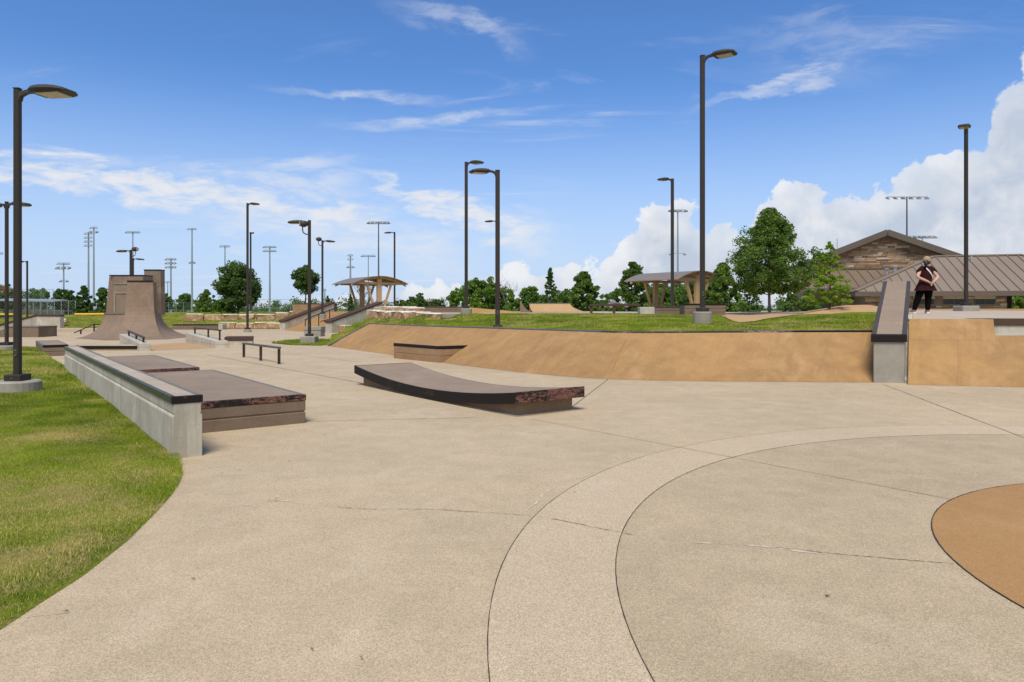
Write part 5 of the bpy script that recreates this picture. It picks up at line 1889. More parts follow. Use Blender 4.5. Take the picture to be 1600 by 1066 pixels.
wins = []
for (x0, x1) in ((1428, 1459), (1474, 1505.5), (1523, 1554)):
    s0, s1 = s_at(x0, WB), s_at(x1, WB)
    zt, zb = z_at((x0 + x1) / 2, 467.3, WB), z_at((x0 + x1) / 2, 475.5, WB)
    zl = z_at((x0 + x1) / 2, 462.3, WB)
    wins.append((s0, s1, zb, zl))
    wn = part(bd, 'window', bprism(s0, s1, WB - 0.012, WB + 0.05, zb, zt), M['glass_dark'])
    for sf in (s0, (s0 + s1) / 2, s1):
        part(wn, 'window_frame', bprism(sf - 0.02, sf + 0.02, WB - 0.03, WB - 0.013, zb, zt), M['fascia'])
    part(bd, 'lintel', bprism(s0 - 0.03, s1 + 0.03, WB - 0.06, WB + 0.05, zt + 0.003, zl), M['lintel'])
lay_stones(0.56, ws1, WB, 1.42, EZ - 0.2, lambda a, b_, z0, z1: not any(a < w1 + 0.02 and b_ > w0 - 0.02 and z0 < wz1 and z1 > wz0 for w0, w1, wz0, wz1 in wins))

# main gable
GB = 6.5
AS, AZ_ = s_at(1383, GB), z_at(1383, 369, GB)
GT = 0.405
gw = 6.6
ez = AZ_ - GT * gw
wallp = MB()
gl = AS + 2.0                                                        # the gable's left half is shorter
gp = [(AS - gl, -0.15), (AS + gw - 0.4, -0.15), (AS + gw - 0.4, ez + 0.16), (AS, AZ_), (AS - gl, AZ_ - GT * gl)]
wallp.ring_solid([[BP(s, GB + o_, z) for s, z in gp] for o_ in (0.0, 0.3)])
part(bd, 'gable_wall', wallp, M['mortar'])
lay_stones(AS - 4.6, AS + 3.8, GB, z_at(1383, 424, GB), AZ_ - 0.05, lambda a, b_, z0, z1: max(abs(a - AS), abs(b_ - AS)) * GT < AZ_ - z1 - 0.03, 0.085, 0.14, 0.2, 0.66)
for sg in (-1, 1):
    ge = gw + 0.3 if sg > 0 else gl + 0.5
    rows = []
    for o_ in (-0.5, 11.0):
        rows.append([BP(AS, GB + o_, AZ_ + 0.10), BP(AS + sg * ge, GB + o_, AZ_ + 0.10 - GT * ge), BP(AS + sg * ge, GB + o_, AZ_ + 0.30 - GT * ge), BP(AS, GB + o_, AZ_ + 0.30)])
    part(bd, 'gable_roof', MB().ring_solid(rows), M['metal_roof_dark'])
    f0, f1 = BP(AS - 0.0, GB - 0.53, AZ_ + 0.165), BP(AS + sg * ge, GB - 0.53, AZ_ + 0.165 - GT * ge)
    part(bd, 'barge_board', MB().bar(f0, f1, 0.05, 0.32), M['fascia'])
    g0, g1 = BP(AS, GB - 0.26, AZ_ + 0.07), BP(AS + sg * (ge - 0.1), GB - 0.26, AZ_ + 0.07 - GT * (ge - 0.1))
    part(bd, 'rake_soffit', MB().bar(g0, g1, 0.46, 0.04), M['soffit'])
# lean-to roof left of the wing
zt_, zb_ = z_at(1340, 421.5, GB), 2.68
lo_ = lambda s: (3.0, zb_)
hi_ = lambda s: (GB - 0.02, zt_)
roof_panels('roof_panel', -2.2, 3.4, 0.50, lo_, hi_, M['metal_roof_dark'])
part(bd, 'flashing', MB().bar(BP(-2.0, GB - 0.06, zt_ + 0.06), BP(4.4, GB - 0.06, zt_ + 0.06), 0.12, 0.1), M['fascia'])
part(bd, 'fascia', bprism(-2.2, 1.2, 2.95, 3.02, zb_ - 0.24, zb_ - 0.035), M['fascia'])
part(bd, 'wall', bprism(-1.9, 0.54, 3.6, GB, -0.15, zb_ - 0.1), M['mortar'])
lay_stones(-1.9, 0.54, 3.6, 1.35, zb_ - 0.2, lambda a, b_, z0, z1: not (a < -0.55 and b_ > -1.45 and z1 < 1.95))
part(bd, 'window', bprism(-1.4, -0.6, 3.58, 3.62, 1.4, 1.93), M['glass_dark'])
for px, b, r, y0, y1 in ((1385.5, 5.0, 0.09, 432, 421), (1398.5, 4.6, 0.09, 427, 417.5)):
    s = s_at(px, b)
    za, zb2 = z_at(px, y0, b), z_at(px, y1, b)
    vp = part(bd, 'vent_pipe', MB().tube([BP(s, b, za - 0.3), BP(s, b, zb2)], r, 8), M['vent'])
    part(vp, 'vent_cap', MB().tube([BP(s, b, zb2 - 0.02), BP(s, b, zb2 + 0.06)], r * 1.45, 8), M['vent'])
s = s_at(1518, 3.4)
part(bd, 'vent_pipe', MB().tube([BP(s, 3.4, EZ + sl_z * 3.4 - 0.1), BP(s, 3.4, EZ + sl_z * 3.4 + 0.28)], 0.045, 8), M['vent'])
s = s_at(1308, 9)
part(bd, 'aerial', MB().tube([BP(s, 9, 4.0), BP(s, 9, z_at(1308, 373, 9))], 0.02, 5), M['vent'])


# ------------------------------------------------------------------ trees
def leaf_cloud(cent, rad, n, size, tint=(0.15, 0.75), flat=1.0, up=0.25):
    """n leaf quads round clump centres; returns vertex array, tint array"""
    cent, rad = np.asarray(cent, float), np.asarray(rad, float)
    k = rng.integers(0, len(cent), n)
    d = rng.normal(size=(n, 3))
    d /= np.linalg.norm(d, axis=1)[:, None]
    r = rng.random(n) ** 0.45
    P = cent[k] + d * (r * rad[k])[:, None] * np.array([1, 1, flat])
    nrm = rng.normal(size=(n, 3)) + d * 0.5 + np.array([0, 0, up])
    nrm /= np.linalg.norm(nrm, axis=1)[:, None]
    a = np.cross(nrm, rng.normal(size=(n, 3)))
    a /= np.linalg.norm(a, axis=1)[:, None] + 1e-9
    b = np.cross(nrm, a)
    s = size * rng.uniform(0.6, 1.35, n)[:, None]
    V = np.empty((n, 4, 3), np.float32)
    V[:, 0] = P - a * s * 0.5
    V[:, 1] = P + b * s * 0.30 - nrm * s * 0.06
    V[:, 2] = P + a * s * 0.55
    V[:, 3] = P - b * s * 0.30 - nrm * s * 0.06
    ct = rng.uniform(-0.10, 0.14, len(cent)) + (rng.random(len(cent)) < 0.14) * 0.25
    t = np.clip(rng.uniform(tint[0], tint[1], n) + ct[k], 0, 1)
    return V.reshape(-1, 3), np.repeat(t, 4)


def limb(mb, p, q, r0, r1, bend=0.08, seg=4):
    p, q = Vector(p), Vector(q)
    L = (q - p).length
    pts = [p]
    for i in range(1, seg):
        f = i / seg
        pts.append(p.lerp(q, f) + Vector((random.uniform(-1, 1), random.uniform(-1, 1), random.uniform(-0.3, 0.8))) * L * bend * math.sin(f * math.pi))
    pts.append(q)
    mb.tube(pts, [r0 + (r1 - r0) * i / seg for i in range(seg + 1)], 6, True)


def tree(name, label, px, Y, z0, top_y, width_px, leaf_m, n, lsize, crown_from=0.25, shape='round', clumps=60, bark='bark', cat='tree', group=None, tint=(0.1, 0.7), trunk_r=None, off=0.0, bottom_y=None, seed=None):
    if seed is not None:
        random.seed(seed)
    base = at(px, 0, Y)
    topz = at(px, top_y, Y).z
    H = topz - z0
    Wd = width_px / FOC * Y
    t = thing(name, label, cat, (base.x, Y, z0), group)
    cb = H * crown_from if bottom_y is None else at(px, bottom_y, Y).z - z0
    C, Rr, tips = [], [], []
    a_c = (H + cb) / 2
    hv = (H - cb) / 2
    tries = 0
    while len(C) < clumps and tries < 6000:
        tries += 1
        u = np.array([random.gauss(0, 1) for _ in range(3)])
        u /= np.linalg.norm(u)
        rr = random.random() ** 0.38
        x, y, z = u * rr
        if shape == 'round':
            wz = math.sqrt(max(0.02, 1 - z * z)) * (1.0 if z < 0.1 else 1 - 0.12 * z)
            if math.hypot(x, y) > wz:
                continue
            wob = 0.86 + 0.22 * noise.noise(Vector((u[0] * 1.6 + px, u[1] * 1.6, u[2] * 1.6)))
            c = (x * Wd / 2 * wob, y * Wd / 2 * wob, a_c + z * hv * 0.92)
            sz = min(Wd, 2 * hv) * random.uniform(0.06, 0.15)
        elif shape == 'oak':
            f = random.random() ** 1.15                               # 0 bottom .. 1 top
            prof = min(1.0, 0.45 + 3.2 * f) * (1.0 - f) ** 0.74 * 1.14
            ang = random.uniform(0, 6.283)
            lob = noise.noise(Vector((math.cos(ang) * 1.5 + px, math.sin(ang) * 1.5, f * 4.2)))
            rad_ = Wd / 2 * prof * random.random() ** 0.45 * (0.86 + 0.5 * lob)
            c = (math.cos(ang) * rad_, math.sin(ang) * rad_, cb + f * (H - cb) * 0.97 + 0.10 * rad_ * lob)
            sz = Wd * random.uniform(0.028, 0.075)
        else:                                                        # cone with drooping, broken tiers
            f = random.random() ** 1.3
            ang = random.uniform(0, 6.283)
            lob = noise.noise(Vector((math.cos(ang) * 2.2 + px, math.sin(ang) * 2.2, f * 9.0)))
            rad_ = Wd / 2 * ((1 - f) ** 0.85 * random.random() ** 0.6 * (0.88 + 0.55 * lob) + 0.015)
            c = (math.cos(ang) * rad_, math.sin(ang) * rad_, cb + f * (H - cb) * 0.985 + rad_ * (0.22 + 0.25 * lob))
            sz = Wd * random.uniform(0.025, 0.06) * (1.15 - 0.7 * f)
        C.append(c)
        Rr.append(sz)
    flat = 0.8 if shape != 'cone' else 0.5
    V, T = leaf_cloud(C, Rr, n, lsize, tint, flat)
    V[:, 2] = np.minimum(V[:, 2], H)
    crown = link('crown', np_mesh('crown', V, np.arange(len(V)).reshape(-1, 4), M[leaf_m], T), t)
    tr = MB()
    r0 = trunk_r or max(0.05, Wd * 0.028)
    lean = Vector((random.uniform(-.03, .03) * H, random.uniform(-.03, .03) * H, 0))
    topf = 0.96 if shape != 'round' else 0.8
    spine = [Vector((0, 0, -0.1)), Vector((0, 0, cb * 0.6)) + lean * 0.2, Vector((0, 0, cb + hv * 0.5)) + lean * 0.6, Vector((0, 0, H * topf)) + lean * 0.6]
    tr.tube(spine, [r0 * 1.25, r0 * 0.9, r0 * 0.55, r0 * 0.12], 8)
    for c in random.sample(C, min(len(C), 26)):
        c = Vector(c)
        zb = max(cb * 0.85, min(c.z - 0.25 * math.hypot(c.x, c.y) - 0.1, H * 0.85))
        f = zb / H
        st_ = Vector((0, 0, zb)) + lean * 0.5 * f
        limb(tr, st_, c, r0 * 0.42 * (1 - 0.6 * f), r0 * 0.08)
    link('trunk', tr.mesh('trunk', M[bark], smooth=True), t)
    return t


tree('oak_tree', 'large leafy oak standing left of the stone building', 1203, 31.0, -0.1, 325, 172, 'leaf_oak', 36000, 0.105, 0.30, 'oak', 520, 'bark_grey', tint=(0.0, 0.75), bottom_y=455, trunk_r=0.075, seed=3)
tree('cypress_tree', 'young feathery bright green cypress in front of the stone building', 1296, 27.5, 0.6, 377, 92, 'leaf_cypress', 15000, 0.065, 0.15, 'cone', 260, 'bark', tint=(0.05, 0.85), bottom_y=478, trunk_r=0.045, seed=5)
tree('oak_tree', 'big dark round oak behind the pair of slim lamp posts on the left', 372, 70, 0.9, 403, 76, 'leaf_dark', 16000, 0.26, 0.1, 'round', 136, tint=(0.1, 0.9), bottom_y=486, seed=7)
tree('lollipop_tree', 'small clipped round tree on a bare trunk behind the lamp by the far stairs', 477, 66, 1.2, 414, 49, 'leaf_dark', 9000, 0.20, 0.45, 'round', 102, tint=(0.1, 0.8), bottom_y=461, trunk_r=0.07, seed=8)
tree('oak_tree', 'dark oak behind the right shelter on its left side', 988, 58, -0.1, 409, 94, 'leaf_oak', 14000, 0.22, 0.2, 'oak', 180, tint=(0.0, 0.6), seed=9)
tree('oak_tree', 'leafy oak between the flat bar and the pointed evergreen', 912, 62, -0.1, 424, 80, 'leaf_mid', 15000, 0.22, 0.25, 'oak', 200, tint=(0.0, 0.75), seed=10)
tree('pine_tree', 'pointed evergreen behind the small quarter pipe', 860, 66, -0.1, 418, 46, 'leaf_mid', 9000, 0.22, 0.08, 'cone', 220, tint=(0.0, 0.6), seed=12)
tree('oak_tree', 'low green tree right behind the right shelter columns', 1030, 66, -0.1, 438, 60, 'leaf_mid', 9000, 0.24, 0.15, 'round', 102, tint=(0.0, 0.7), seed=13)
tree('oak_tree', 'bushy tree filling the gap between the tallest lamp post and the large oak', 1130, 44, -0.1, 410, 90, 'leaf_oak', 15000, 0.19, 0.12, 'oak', 220, tint=(0.05, 0.85), seed=14)
tree('oak_tree', 'dark bushy tree behind the right shelter roof end', 1098, 58, -0.1, 430, 66, 'leaf_dark', 9000, 0.24, 0.1, 'round', 102, tint=(0.1, 0.9), seed=15)
tree('cypress_tree', 'low feathery cypress growing under the large oak', 1172, 38, 0.1, 437, 66, 'leaf_mid', 9000, 0.11, 0.1, 'cone', 220, tint=(0.05, 0.7), seed=16)
tree('cypress_tree', 'second low feathery cypress, under the right side of the large oak', 1236, 37, 0.1, 446, 70, 'leaf_mid', 9000, 0.11, 0.1, 'cone', 220, tint=(0.1, 0.8), seed=17)
tree('broad_tree', 'large far rounded tree behind the post at the bank lip', 758, 120, -0.1, 431, 90, 'leaf_mid', 15000, 0.42, 0.1, 'round', 127, tint=(0.15, 0.95), seed=18)
tree('broad_tree', 'smaller far tree left of the slim post on the plaza edge', 713, 105, -0.1, 445, 34, 'leaf_mid', 6000, 0.32, 0.1, 'round', 76, tint=(0.2, 1.0), seed=19)
tree('young_tree', 'bright green young tree at the foot of the slim plaza post', 742, 72, 0.3, 459, 40, 'leaf_light', 6000, 0.20, 0.05, 'oak', 120, tint=(0.1, 0.8), seed=20)
tree('young_tree', 'bright green young tree right of the post at the bank lip', 799, 74, 0.3, 453, 32, 'leaf_light', 5000, 0.20, 0.05, 'oak', 110, tint=(0.1, 0.8), seed=21)
tree('broad_tree', 'mid green tree left of the pointed evergreen', 829, 84, -0.1, 446, 50, 'leaf_mid', 8000, 0.28, 0.1, 'round', 102, tint=(0.0, 0.7), seed=22)
tree('broad_tree', 'low tree between the pointed evergreen and the leafy oak', 883, 90, -0.1, 448, 46, 'leaf_mid', 6000, 0.3, 0.1, 'round', 85, tint=(0.0, 0.6), seed=23)
tree('broad_tree', 'broad green tree filling the view under the right shelter roof', 1066, 74, -0.1, 436, 74, 'leaf_mid', 11000, 0.26, 0.05, 'round', 110, tint=(0.0, 0.7), seed=51)
tree('broad_tree', 'low rounded tree just left of the dark oak at the right shelter', 948, 88, -0.1, 457, 40, 'leaf_mid', 5000, 0.3, 0.05, 'round', 70, tint=(0.0, 0.7), seed=52)
tree('broad_tree', 'dark shrubby tree right of the left shelter', 650, 78, 0.2, 459, 40, 'leaf_dark', 6000, 0.24, 0.0, 'round', 85, tint=(0.2, 1.0), seed=24)
tree('broad_tree', 'far round tree behind the dark shrubs right of the left shelter', 657, 150, -0.1, 453, 19, 'leaf_dark', 3000, 0.4, 0.1, 'round', 51, tint=(0.3, 1.0), seed=25)
tree('shrub', 'low dark shrub at the foot of the post right of the left shelter', 626, 76, 0.4, 466, 22, 'leaf_dark', 3000, 0.22, 0.0, 'round', 51, tint=(0.2, 0.9), seed=26)
tree('shrub', 'light green low shrub right of the dark shrubs by the left shelter', 632, 60, 1.2, 470, 12, 'leaf_light', 1200, 0.16, 0.0, 'round', 27, seed=27)
tree('shrub', 'dark green low shrub by the far white pump house', 682, 95, 0.2, 467, 34, 'leaf_dark', 4000, 0.28, 0.0, 'round', 68, tint=(0.2, 1.0), seed=28)
tree('young_tree', 'young bright tree beside the tan ledge above the far stairs', 512, 63, 1.3, 462, 16, 'leaf_mid', 2500, 0.16, 0.05, 'cone', 80, tint=(0.2, 0.9), seed=29)
tree('young_tree', 'dark young tree behind the left shelter struts', 548, 72, 1.0, 460, 16, 'leaf_dark', 2200, 0.2, 0.05, 'cone', 80, tint=(0.2, 0.9), seed=30)
tree('young_tree', 'young light green tree between the quarter pipe and the big dark oak', 322, 80, 0.8, 452, 52, 'leaf_mid', 7000, 0.26, 0.0, 'cone', 160, tint=(0.2, 0.95), seed=31)
tree('shrub', 'rounded shrub left of the big dark oak', 346, 74, 0.9, 466, 26, 'leaf_mid', 3000, 0.22, 0.0, 'round', 51, seed=32)
tree('shrub', 'low shrub under the left edge of the big dark oak', 362, 72, 1.0, 475, 18, 'leaf_dark', 2000, 0.2, 0.0, 'round', 34, tint=(0.2, 0.9), seed=33)
tree('broad_tree', 'dark tree touching the left side of the quarter pipe walls', 160, 88, -0.1, 449, 44, 'leaf_dark', 8000, 0.3, 0.05, 'oak', 140, tint=(0.15, 0.95), seed=34)
tree('broad_tree', 'spiky dark tree behind the left fence corner', 131, 96, -0.1, 446, 44, 'leaf_dark', 8000, 0.3, 0.05, 'oak', 140, tint=(0.1, 0.85), seed=35)
tree('broad_tree', 'rounded dark tree at the left behind the chain link backstop', 102, 110, -0.1, 449, 40, 'leaf_dark', 7000, 0.36, 0.05, 'round', 85, tint=(0.1, 0.8), seed=36)
tree('broad_tree', 'far tree at the left behind the ball field fence', 58, 150, -0.1, 446, 46, 'leaf_mid', 7000, 0.45, 0.05, 'round', 85, tint=(0.1, 0.7), seed=37)
tree('broad_tree', 'farthest tree at the left edge behind the two lamp posts', 14, 150, -0.1, 442, 44, 'leaf_mid', 7000, 0.45, 0.05, 'round', 85, tint=(0.1, 0.7), seed=38)
tree('broad_tree', 'far tree just right of the quarter pipe walls', 258, 140, -0.1, 458, 26, 'leaf_dark', 4000, 0.4, 0.05, 'round', 68, tint=(0.2, 1.0), seed=39)
tree('broad_tree', 'far tree between the three row mast and the bright row mast', 289, 150, -0.1, 458, 30, 'leaf_mid', 4500, 0.42, 0.05, 'round', 68, seed=40)
tree('shrub', 'bright green bushes past the right end of the stone building', 1592, 46, 0.0, 449, 50, 'leaf_light', 8000, 0.17, 0.0, 'round', 102, tint=(0.0, 0.9), seed=41)
tree('shrub', 'leafy shrub low between the large oak and the young cypress', 1265, 33.5, 0.2, 448, 44, 'leaf_mid', 5000, 0.12, 0.05, 'round', 85, tint=(0.05, 0.8), seed=42)


def bare_tree(label, px, Y, z0, top_y, width_px, seed):
    random.seed(seed)
    p = at(px, top_y, Y)
    H = p.z - z0
    Wd = width_px / FOC * Y
    t = thing('bare_tree', label, 'tree', (p.x, Y, z0))
    trk, brs = MB(), MB()
    limb(trk, (0, 0, -0.1), (0, 0, H * 0.45), 0.09, 0.06, 0.02)

    def grow(p0, d, L, r, k):
        q = p0 + d * L
        limb(brs, p0, q, r, r * 0.55, 0.06, 3)
        if k == 0:
            return
        for _ in range(3):
            nd = (d + Vector((random.uniform(-.7, .7), random.uniform(-.7, .7), random.uniform(-.1, .5)))).normalized()
            grow(p0.lerp(q, random.uniform(0.6, 1.0)), nd, L * random.uniform(0.55, 0.8), r * 0.55, k - 1)
    for i in range(6):
        a = i * 1.05
        grow(Vector((0, 0, H * random.uniform(0.28, 0.45))), Vector((math.cos(a) * 0.45, math.sin(a) * 0.45, 0.85)).normalized(), H * 0.25, 0.04, 3)
    lpart(t, 'trunk', trk, M['bark_grey'])
    lpart(t, 'branches', brs, M['bark_grey'])


bare_tree('leafless grey tree behind the left shelter', 567, 78, 0.3, 424, 26, 2)
bare_tree('leafless grey tree behind the post at the bank lip', 790, 100, 0.0, 428, 22, 4)
bare_tree('small leafless tree right of the far white pump house', 691, 95, 0.3, 461, 20, 6)

# far woods along the horizon: one mass nobody could count
C, Rr = [], []
for i in range(700):
    a = random.uniform(-0.72, 0.72)
    Yw = random.uniform(260, 420)
    C.append((math.tan(a) * Yw, Yw, random.uniform(0.0, 4.5) + 1.8 * noise.noise(Vector((a * 14, 0, 0)))))
    Rr.append(random.uniform(1.6, 3.2))
V, T = leaf_cloud(C, Rr, 52000, 0.85, (0.1, 0.8), 0.9)
tag(link('far_woods', np_mesh('far_woods', V, np.arange(len(V)).reshape(-1, 4), M['leaf_dark'], T)), 'low far line of dark woods along the horizon', 'woods', None, 'stuff')

# small far buildings
hs = thing('far_house', 'small far house with grey hip roof behind the flat bar', 'house', tuple(at(962, 489, 85)))
a = at(962, 482, 85)
part(hs, 'wall', MB().box(a.x - 1.9, a.x + 1.9, 85, 89, -0.1, 1.65), M['house_wall'])
part(hs, 'roof', MB().ring_solid([[(a.x - 2.3, 84.6, 1.655), (a.x + 2.3, 84.6, 1.655), (a.x + 2.3, 89.4, 1.655), (a.x - 2.3, 89.4, 1.655)], [(a.x - 0.3, 86.9, 2.45), (a.x + 0.3, 86.9, 2.45), (a.x + 0.3, 87.1, 2.45), (a.x - 0.3, 87.1, 2.45)]]), M['house_roof'])
part(hs, 'window', MB().box(a.x - 0.3, a.x + 0.5, 84.97, 85.03, 0.9, 1.4), M['vent'])
ph = thing('pump_house', 'small white boxy hut among dark shrubs right of the left shelter', 'hut', tuple(at(664, 489, 86)))
a = at(664, 482, 86)
part(ph, 'wall', MB().box(a.x - 0.75, a.x + 0.5, 86, 88, -0.1, 2.45), M['cast'])
part(ph, 'side', MB().box(a.x + 0.505, a.x + 0.75, 86, 88, -0.1, 2.45), M['brown_edge'])
part(ph, 'roof', MB().box(a.x - 0.85, a.x + 0.85, 85.9, 88.1, 2.453, 2.58), M['far_floor'])
for k, px in enumerate((1004.5, 1014.5)):
    a = at(px, 462, 80)
    single('marker_post', MB().box(a.x - 0.09, a.x + 0.09, 80, 80.18, -0.1, a.z), M['lintel'], ('pale post left of its twin behind the flat bar', 'pale post right of its twin beside the right shelter')[k], 'post', (a.x, 80, -0.1), 'pale twin posts')


# ------------------------------------------------------------------ ball field fences at the left
def chain_fence(label, px0, px1, Y, ytop, zb, nposts, mesh_step=0.35, rails=(0.0, 0.5, 1.0)):
    a, b = at(px0, ytop, Y), at(px1, ytop, Y)
    t = thing('chain_link_fence', label, 'fence', (a.x, Y, zb), 'ball field fences')
    H = a.z - zb
    L = b.x - a.x
    for i in range(nposts):
        x = a.x + L * i / (nposts - 1)
        part(t, 'post', MB().tube([(x, Y, zb), (x, Y, a.z)], 0.055, 6), M['fence_wire'])
    for f in rails:
        part(t, 'rail', MB().bar((a.x, Y - 0.02, zb + H * f - 0.02), (b.x, Y - 0.02, zb + H * f - 0.02), 0.05, 0.05), M['fence_wire'])
    wm = MB()
    r = 0.010
    n = int((L + H) / mesh_step)
    for i in range(n):
        s = i * mesh_step
        for sg in (0, 1):
            x0, z0_ = (s, 0.0) if s < L else (L, s - L)
            x1, z1_ = (s - H, H) if s > H else (0.0, s)
            if sg:
                x0, x1 = L - x0, L - x1
            p, q = Vector((a.x + x0, Y + 0.03 + sg * 0.02, zb + z0_)), Vector((a.x + x1, Y + 0.03 + sg * 0.02, zb + z1_))
            d = (q - p).normalized() if (q - p).length > 0.1 else None
            if d:
                wm.add([p + Vector((-r, 0, -r)), q + Vector((-r, 0, -r)), q + Vector((r, 0, r)), p + Vector((r, 0, r))], [(0, 1, 2, 3)])
    o = part(t, 'wire_mesh', wm, M['fence_wire'])
    o['kind'] = 'stuff'
    return t


chain_fence('tall chain link backstop at the left behind the lamp posts', -30, 83, 120, 452, -0.1, 7, 0.5, (0.3, 0.6, 1.0))
chain_fence('lower chain link fence ending at a corner left of the quarter pipe', 30, 118, 95, 470, -0.1, 9, 0.4, (0.5, 1.0))
chain_fence('far chain link fence right of the quarter pipe', 252, 345, 130, 473, -0.1, 9, 0.5, (0.5, 1.0))
chain_fence('far chain link fence behind the big dark oak', 340, 470, 150, 468, -0.1, 9, 0.6, (0.5, 1.0))
of = thing('outfield_fence', 'dark blue outfield fence with yellow top rail left of the quarter pipe', 'fence', tuple(at(140, 499, 84)))
a, b = at(117, 490, 84), at(168, 490, 84)
part(of, 'windscreen', MB().box(a.x, b.x, 84, 84.06, 0.3, a.z - 0.22), M['fence_blue'])
part(of, 'yellow_rail', MB().tube([(a.x, 84.0, a.z - 0.10), (b.x, 84.0, a.z - 0.06)], 0.13, 8), M['fence_yellow'])
of = thing('outfield_fence', 'dark blue outfield fence with yellow rail at the far left edge', 'fence', tuple(at(10, 499, 70)))
a, b = at(-25, 491.5, 70), at(34, 491.5, 70)
part(of, 'windscreen', MB().box(a.x, b.x, 70, 70.06, 0.0, a.z - 0.1), M['fence_blue'])
part(of, 'yellow_rail', MB().tube([(a.x, 70.0, a.z), (b.x, 70.0, a.z)], 0.1, 8), M['fence_yellow'])
for k, (px0, px1, y0, Y) in enumerate(((-10, 85, 469, 105), (88, 148, 479, 118))):
    t = thing('dugout_roof', ('low grey dugout canopy behind the far left lamp posts', 'sloping grey dugout canopy left of the quarter pipe')[k], 'canopy', tuple(at(px0, 489, Y)))
    a, b = at(px0, y0, Y), at(px1, y0 + (2 if k == 0 else 4), Y)
    part(t, 'roof', MB().ring_solid([[(p.x, Y, p.z - 0.12), (p.x, Y + 3, p.z + 0.15), (p.x, Y + 3, p.z + 0.3), (p.x, Y, p.z + 0.05)] for p in (a, b)]), M['galv'])
    for f in (0.05, 0.35, 0.65, 0.95):
        x = a.x + (b.x - a.x) * f
        part(t, 'post', MB().tube([(x, Y + 0.3, -0.1), (x, Y + 0.3, b.z - 0.1)], 0.07, 6), M['galv_dark'])
    part(t, 'back_wall', MB().box(a.x + 0.3, b.x - 0.3, Y + 2.7, Y + 2.8, -0.1, 1.4), M['house_wall'])

# ------------------------------------------------------------------ the standing person, seen from behind
def skin_body(name, nodes, edges, mat, root=0):
    me = bpy.data.meshes.new(name)
    me.from_pydata([n[0] for n in nodes], edges, [])
    o = bpy.data.objects.new(name, me)
    COL.objects.link(o)
    md = o.modifiers.new('skin', 'SKIN')
    md.use_smooth_shade = True
    sk = me.skin_vertices[0].data
    for i, n in enumerate(nodes):
        r = n[1] if isinstance(n[1], tuple) else (n[1], n[1])
        sk[i].radius = r
        sk[i].use_root = (i == root)
    sb = o.modifiers.new('sub', 'SUBSURF')
    sb.levels = sb.render_levels = 2
    dg = bpy.context.evaluated_depsgraph_get()
    out = bpy.data.meshes.new_from_object(o.evaluated_get(dg))
    out.name = name
    out.materials.clear()
    out.materials.append(mat)
    out.polygons.foreach_set('use_smooth', [True] * len(out.polygons))
    bpy.data.objects.remove(o)
    return out


PB = at(1441, 490, 20.6)
PB.z = float(deck_h(np.array([PB.x]), np.array([PB.y]))[0])
N = [((.09, 0, .86), (.125, .10)), ((.10, 0, 1.04), (.115, .085)), ((.11, 0, 1.24), (.14, .09)), ((.125, 0, 1.36), .05), ((.132, .012, 1.43), .052), ((.135, .015, 1.52), (.073, .088)), ((.135, .01, 1.60), (.062, .075)),
     # left arm 7-9, right arm 10-12
     ((-.06, 0, 1.28), .060), ((-.20, -.10, 1.06), .049), ((.02, -.225, .935), .033),
     ((.28, 0, 1.28), .060), ((.40, -.10, 1.06), .049), ((.22, -.225, .935), .033),
     # legs 13-16, 17-20
     ((.01, 0, .80), .085), ((-.11, .02, .46), .060), ((-.25, -.01, .09), .040), ((-.275, .12, .035), (.038, .028)),
     ((.18, 0, .80), .085), ((.185, .02, .46), .060), ((.15, -.01, .09), .040), ((.185, .12, .035), (.038, .028)),
     # palms 21, 22
     ((.095, -.235, .885), (.030, .016)), ((.155, -.250, .885), (.030, .016))]
Eg = [(0, 1), (1, 2), (2, 3), (3, 4), (4, 5), (5, 6), (2, 7), (7, 8), (8, 9), (2, 10), (10, 11), (11, 12), (0, 13), (13, 14), (14, 15), (15, 16), (0, 17), (17, 18), (18, 19), (19, 20), (9, 21), (12, 22)]
for pi, sg in ((21, 1), (22, -1)):
    p = Vector(N[pi][0])
    for k in range(4):                                              # four fingers laid across the other hand, slightly curled
        i = len(N)
        ln = (0.030, 0.036, 0.034, 0.026)[k]
        b = p + Vector((sg * 0.022, -0.004, -0.012 - 0.0 + 0.014 * (1.5 - k)))
        N += [(tuple(b + Vector((sg * ln * .5, -0.006, -0.018))), .0085), (tuple(b + Vector((sg * ln * .9, -0.002, -0.018 - ln))), .0075), (tuple(b + Vector((sg * ln * .7, 0.012, -0.018 - ln * 1.6))), .0065)]
        Eg += [(pi, i), (i, i + 1), (i + 1, i + 2)]
    i = len(N)
    N += [(tuple(p + Vector((sg * 0.018, -0.02, 0.022))), .010), (tuple(p + Vector((sg * 0.045, -0.03, 0.018))), .0085)]
    Eg += [(pi, i), (i, i + 1)]
# nose and ears on the head, turned a little to the right
i = len(N)
N += [((.165, .105, 1.505), .012), ((.045, .02, 1.51), (.012, .02)), ((.222, -.01, 1.51), (.012, .02))]
Eg += [(5, i), (5, i + 1), (5, i + 2)]
body = link('person', skin_body('person', N, Eg, M['skin']))
body.location = PB
tag(body, 'person in maroon sleeveless tunic, black trousers and tan cap, hands clasped behind back', 'person')


def ell(cx, cy, rx, ry, z, n=28, wob=0.0, ph=0.0):
    return [(cx + rx * (1 + wob * math.sin(7 * a + ph)) * math.cos(a), cy + ry * (1 + wob * math.sin(7 * a + ph)) * math.sin(a), z) for a in np.linspace(0, 2 * math.pi, n + 1)[:-1]]


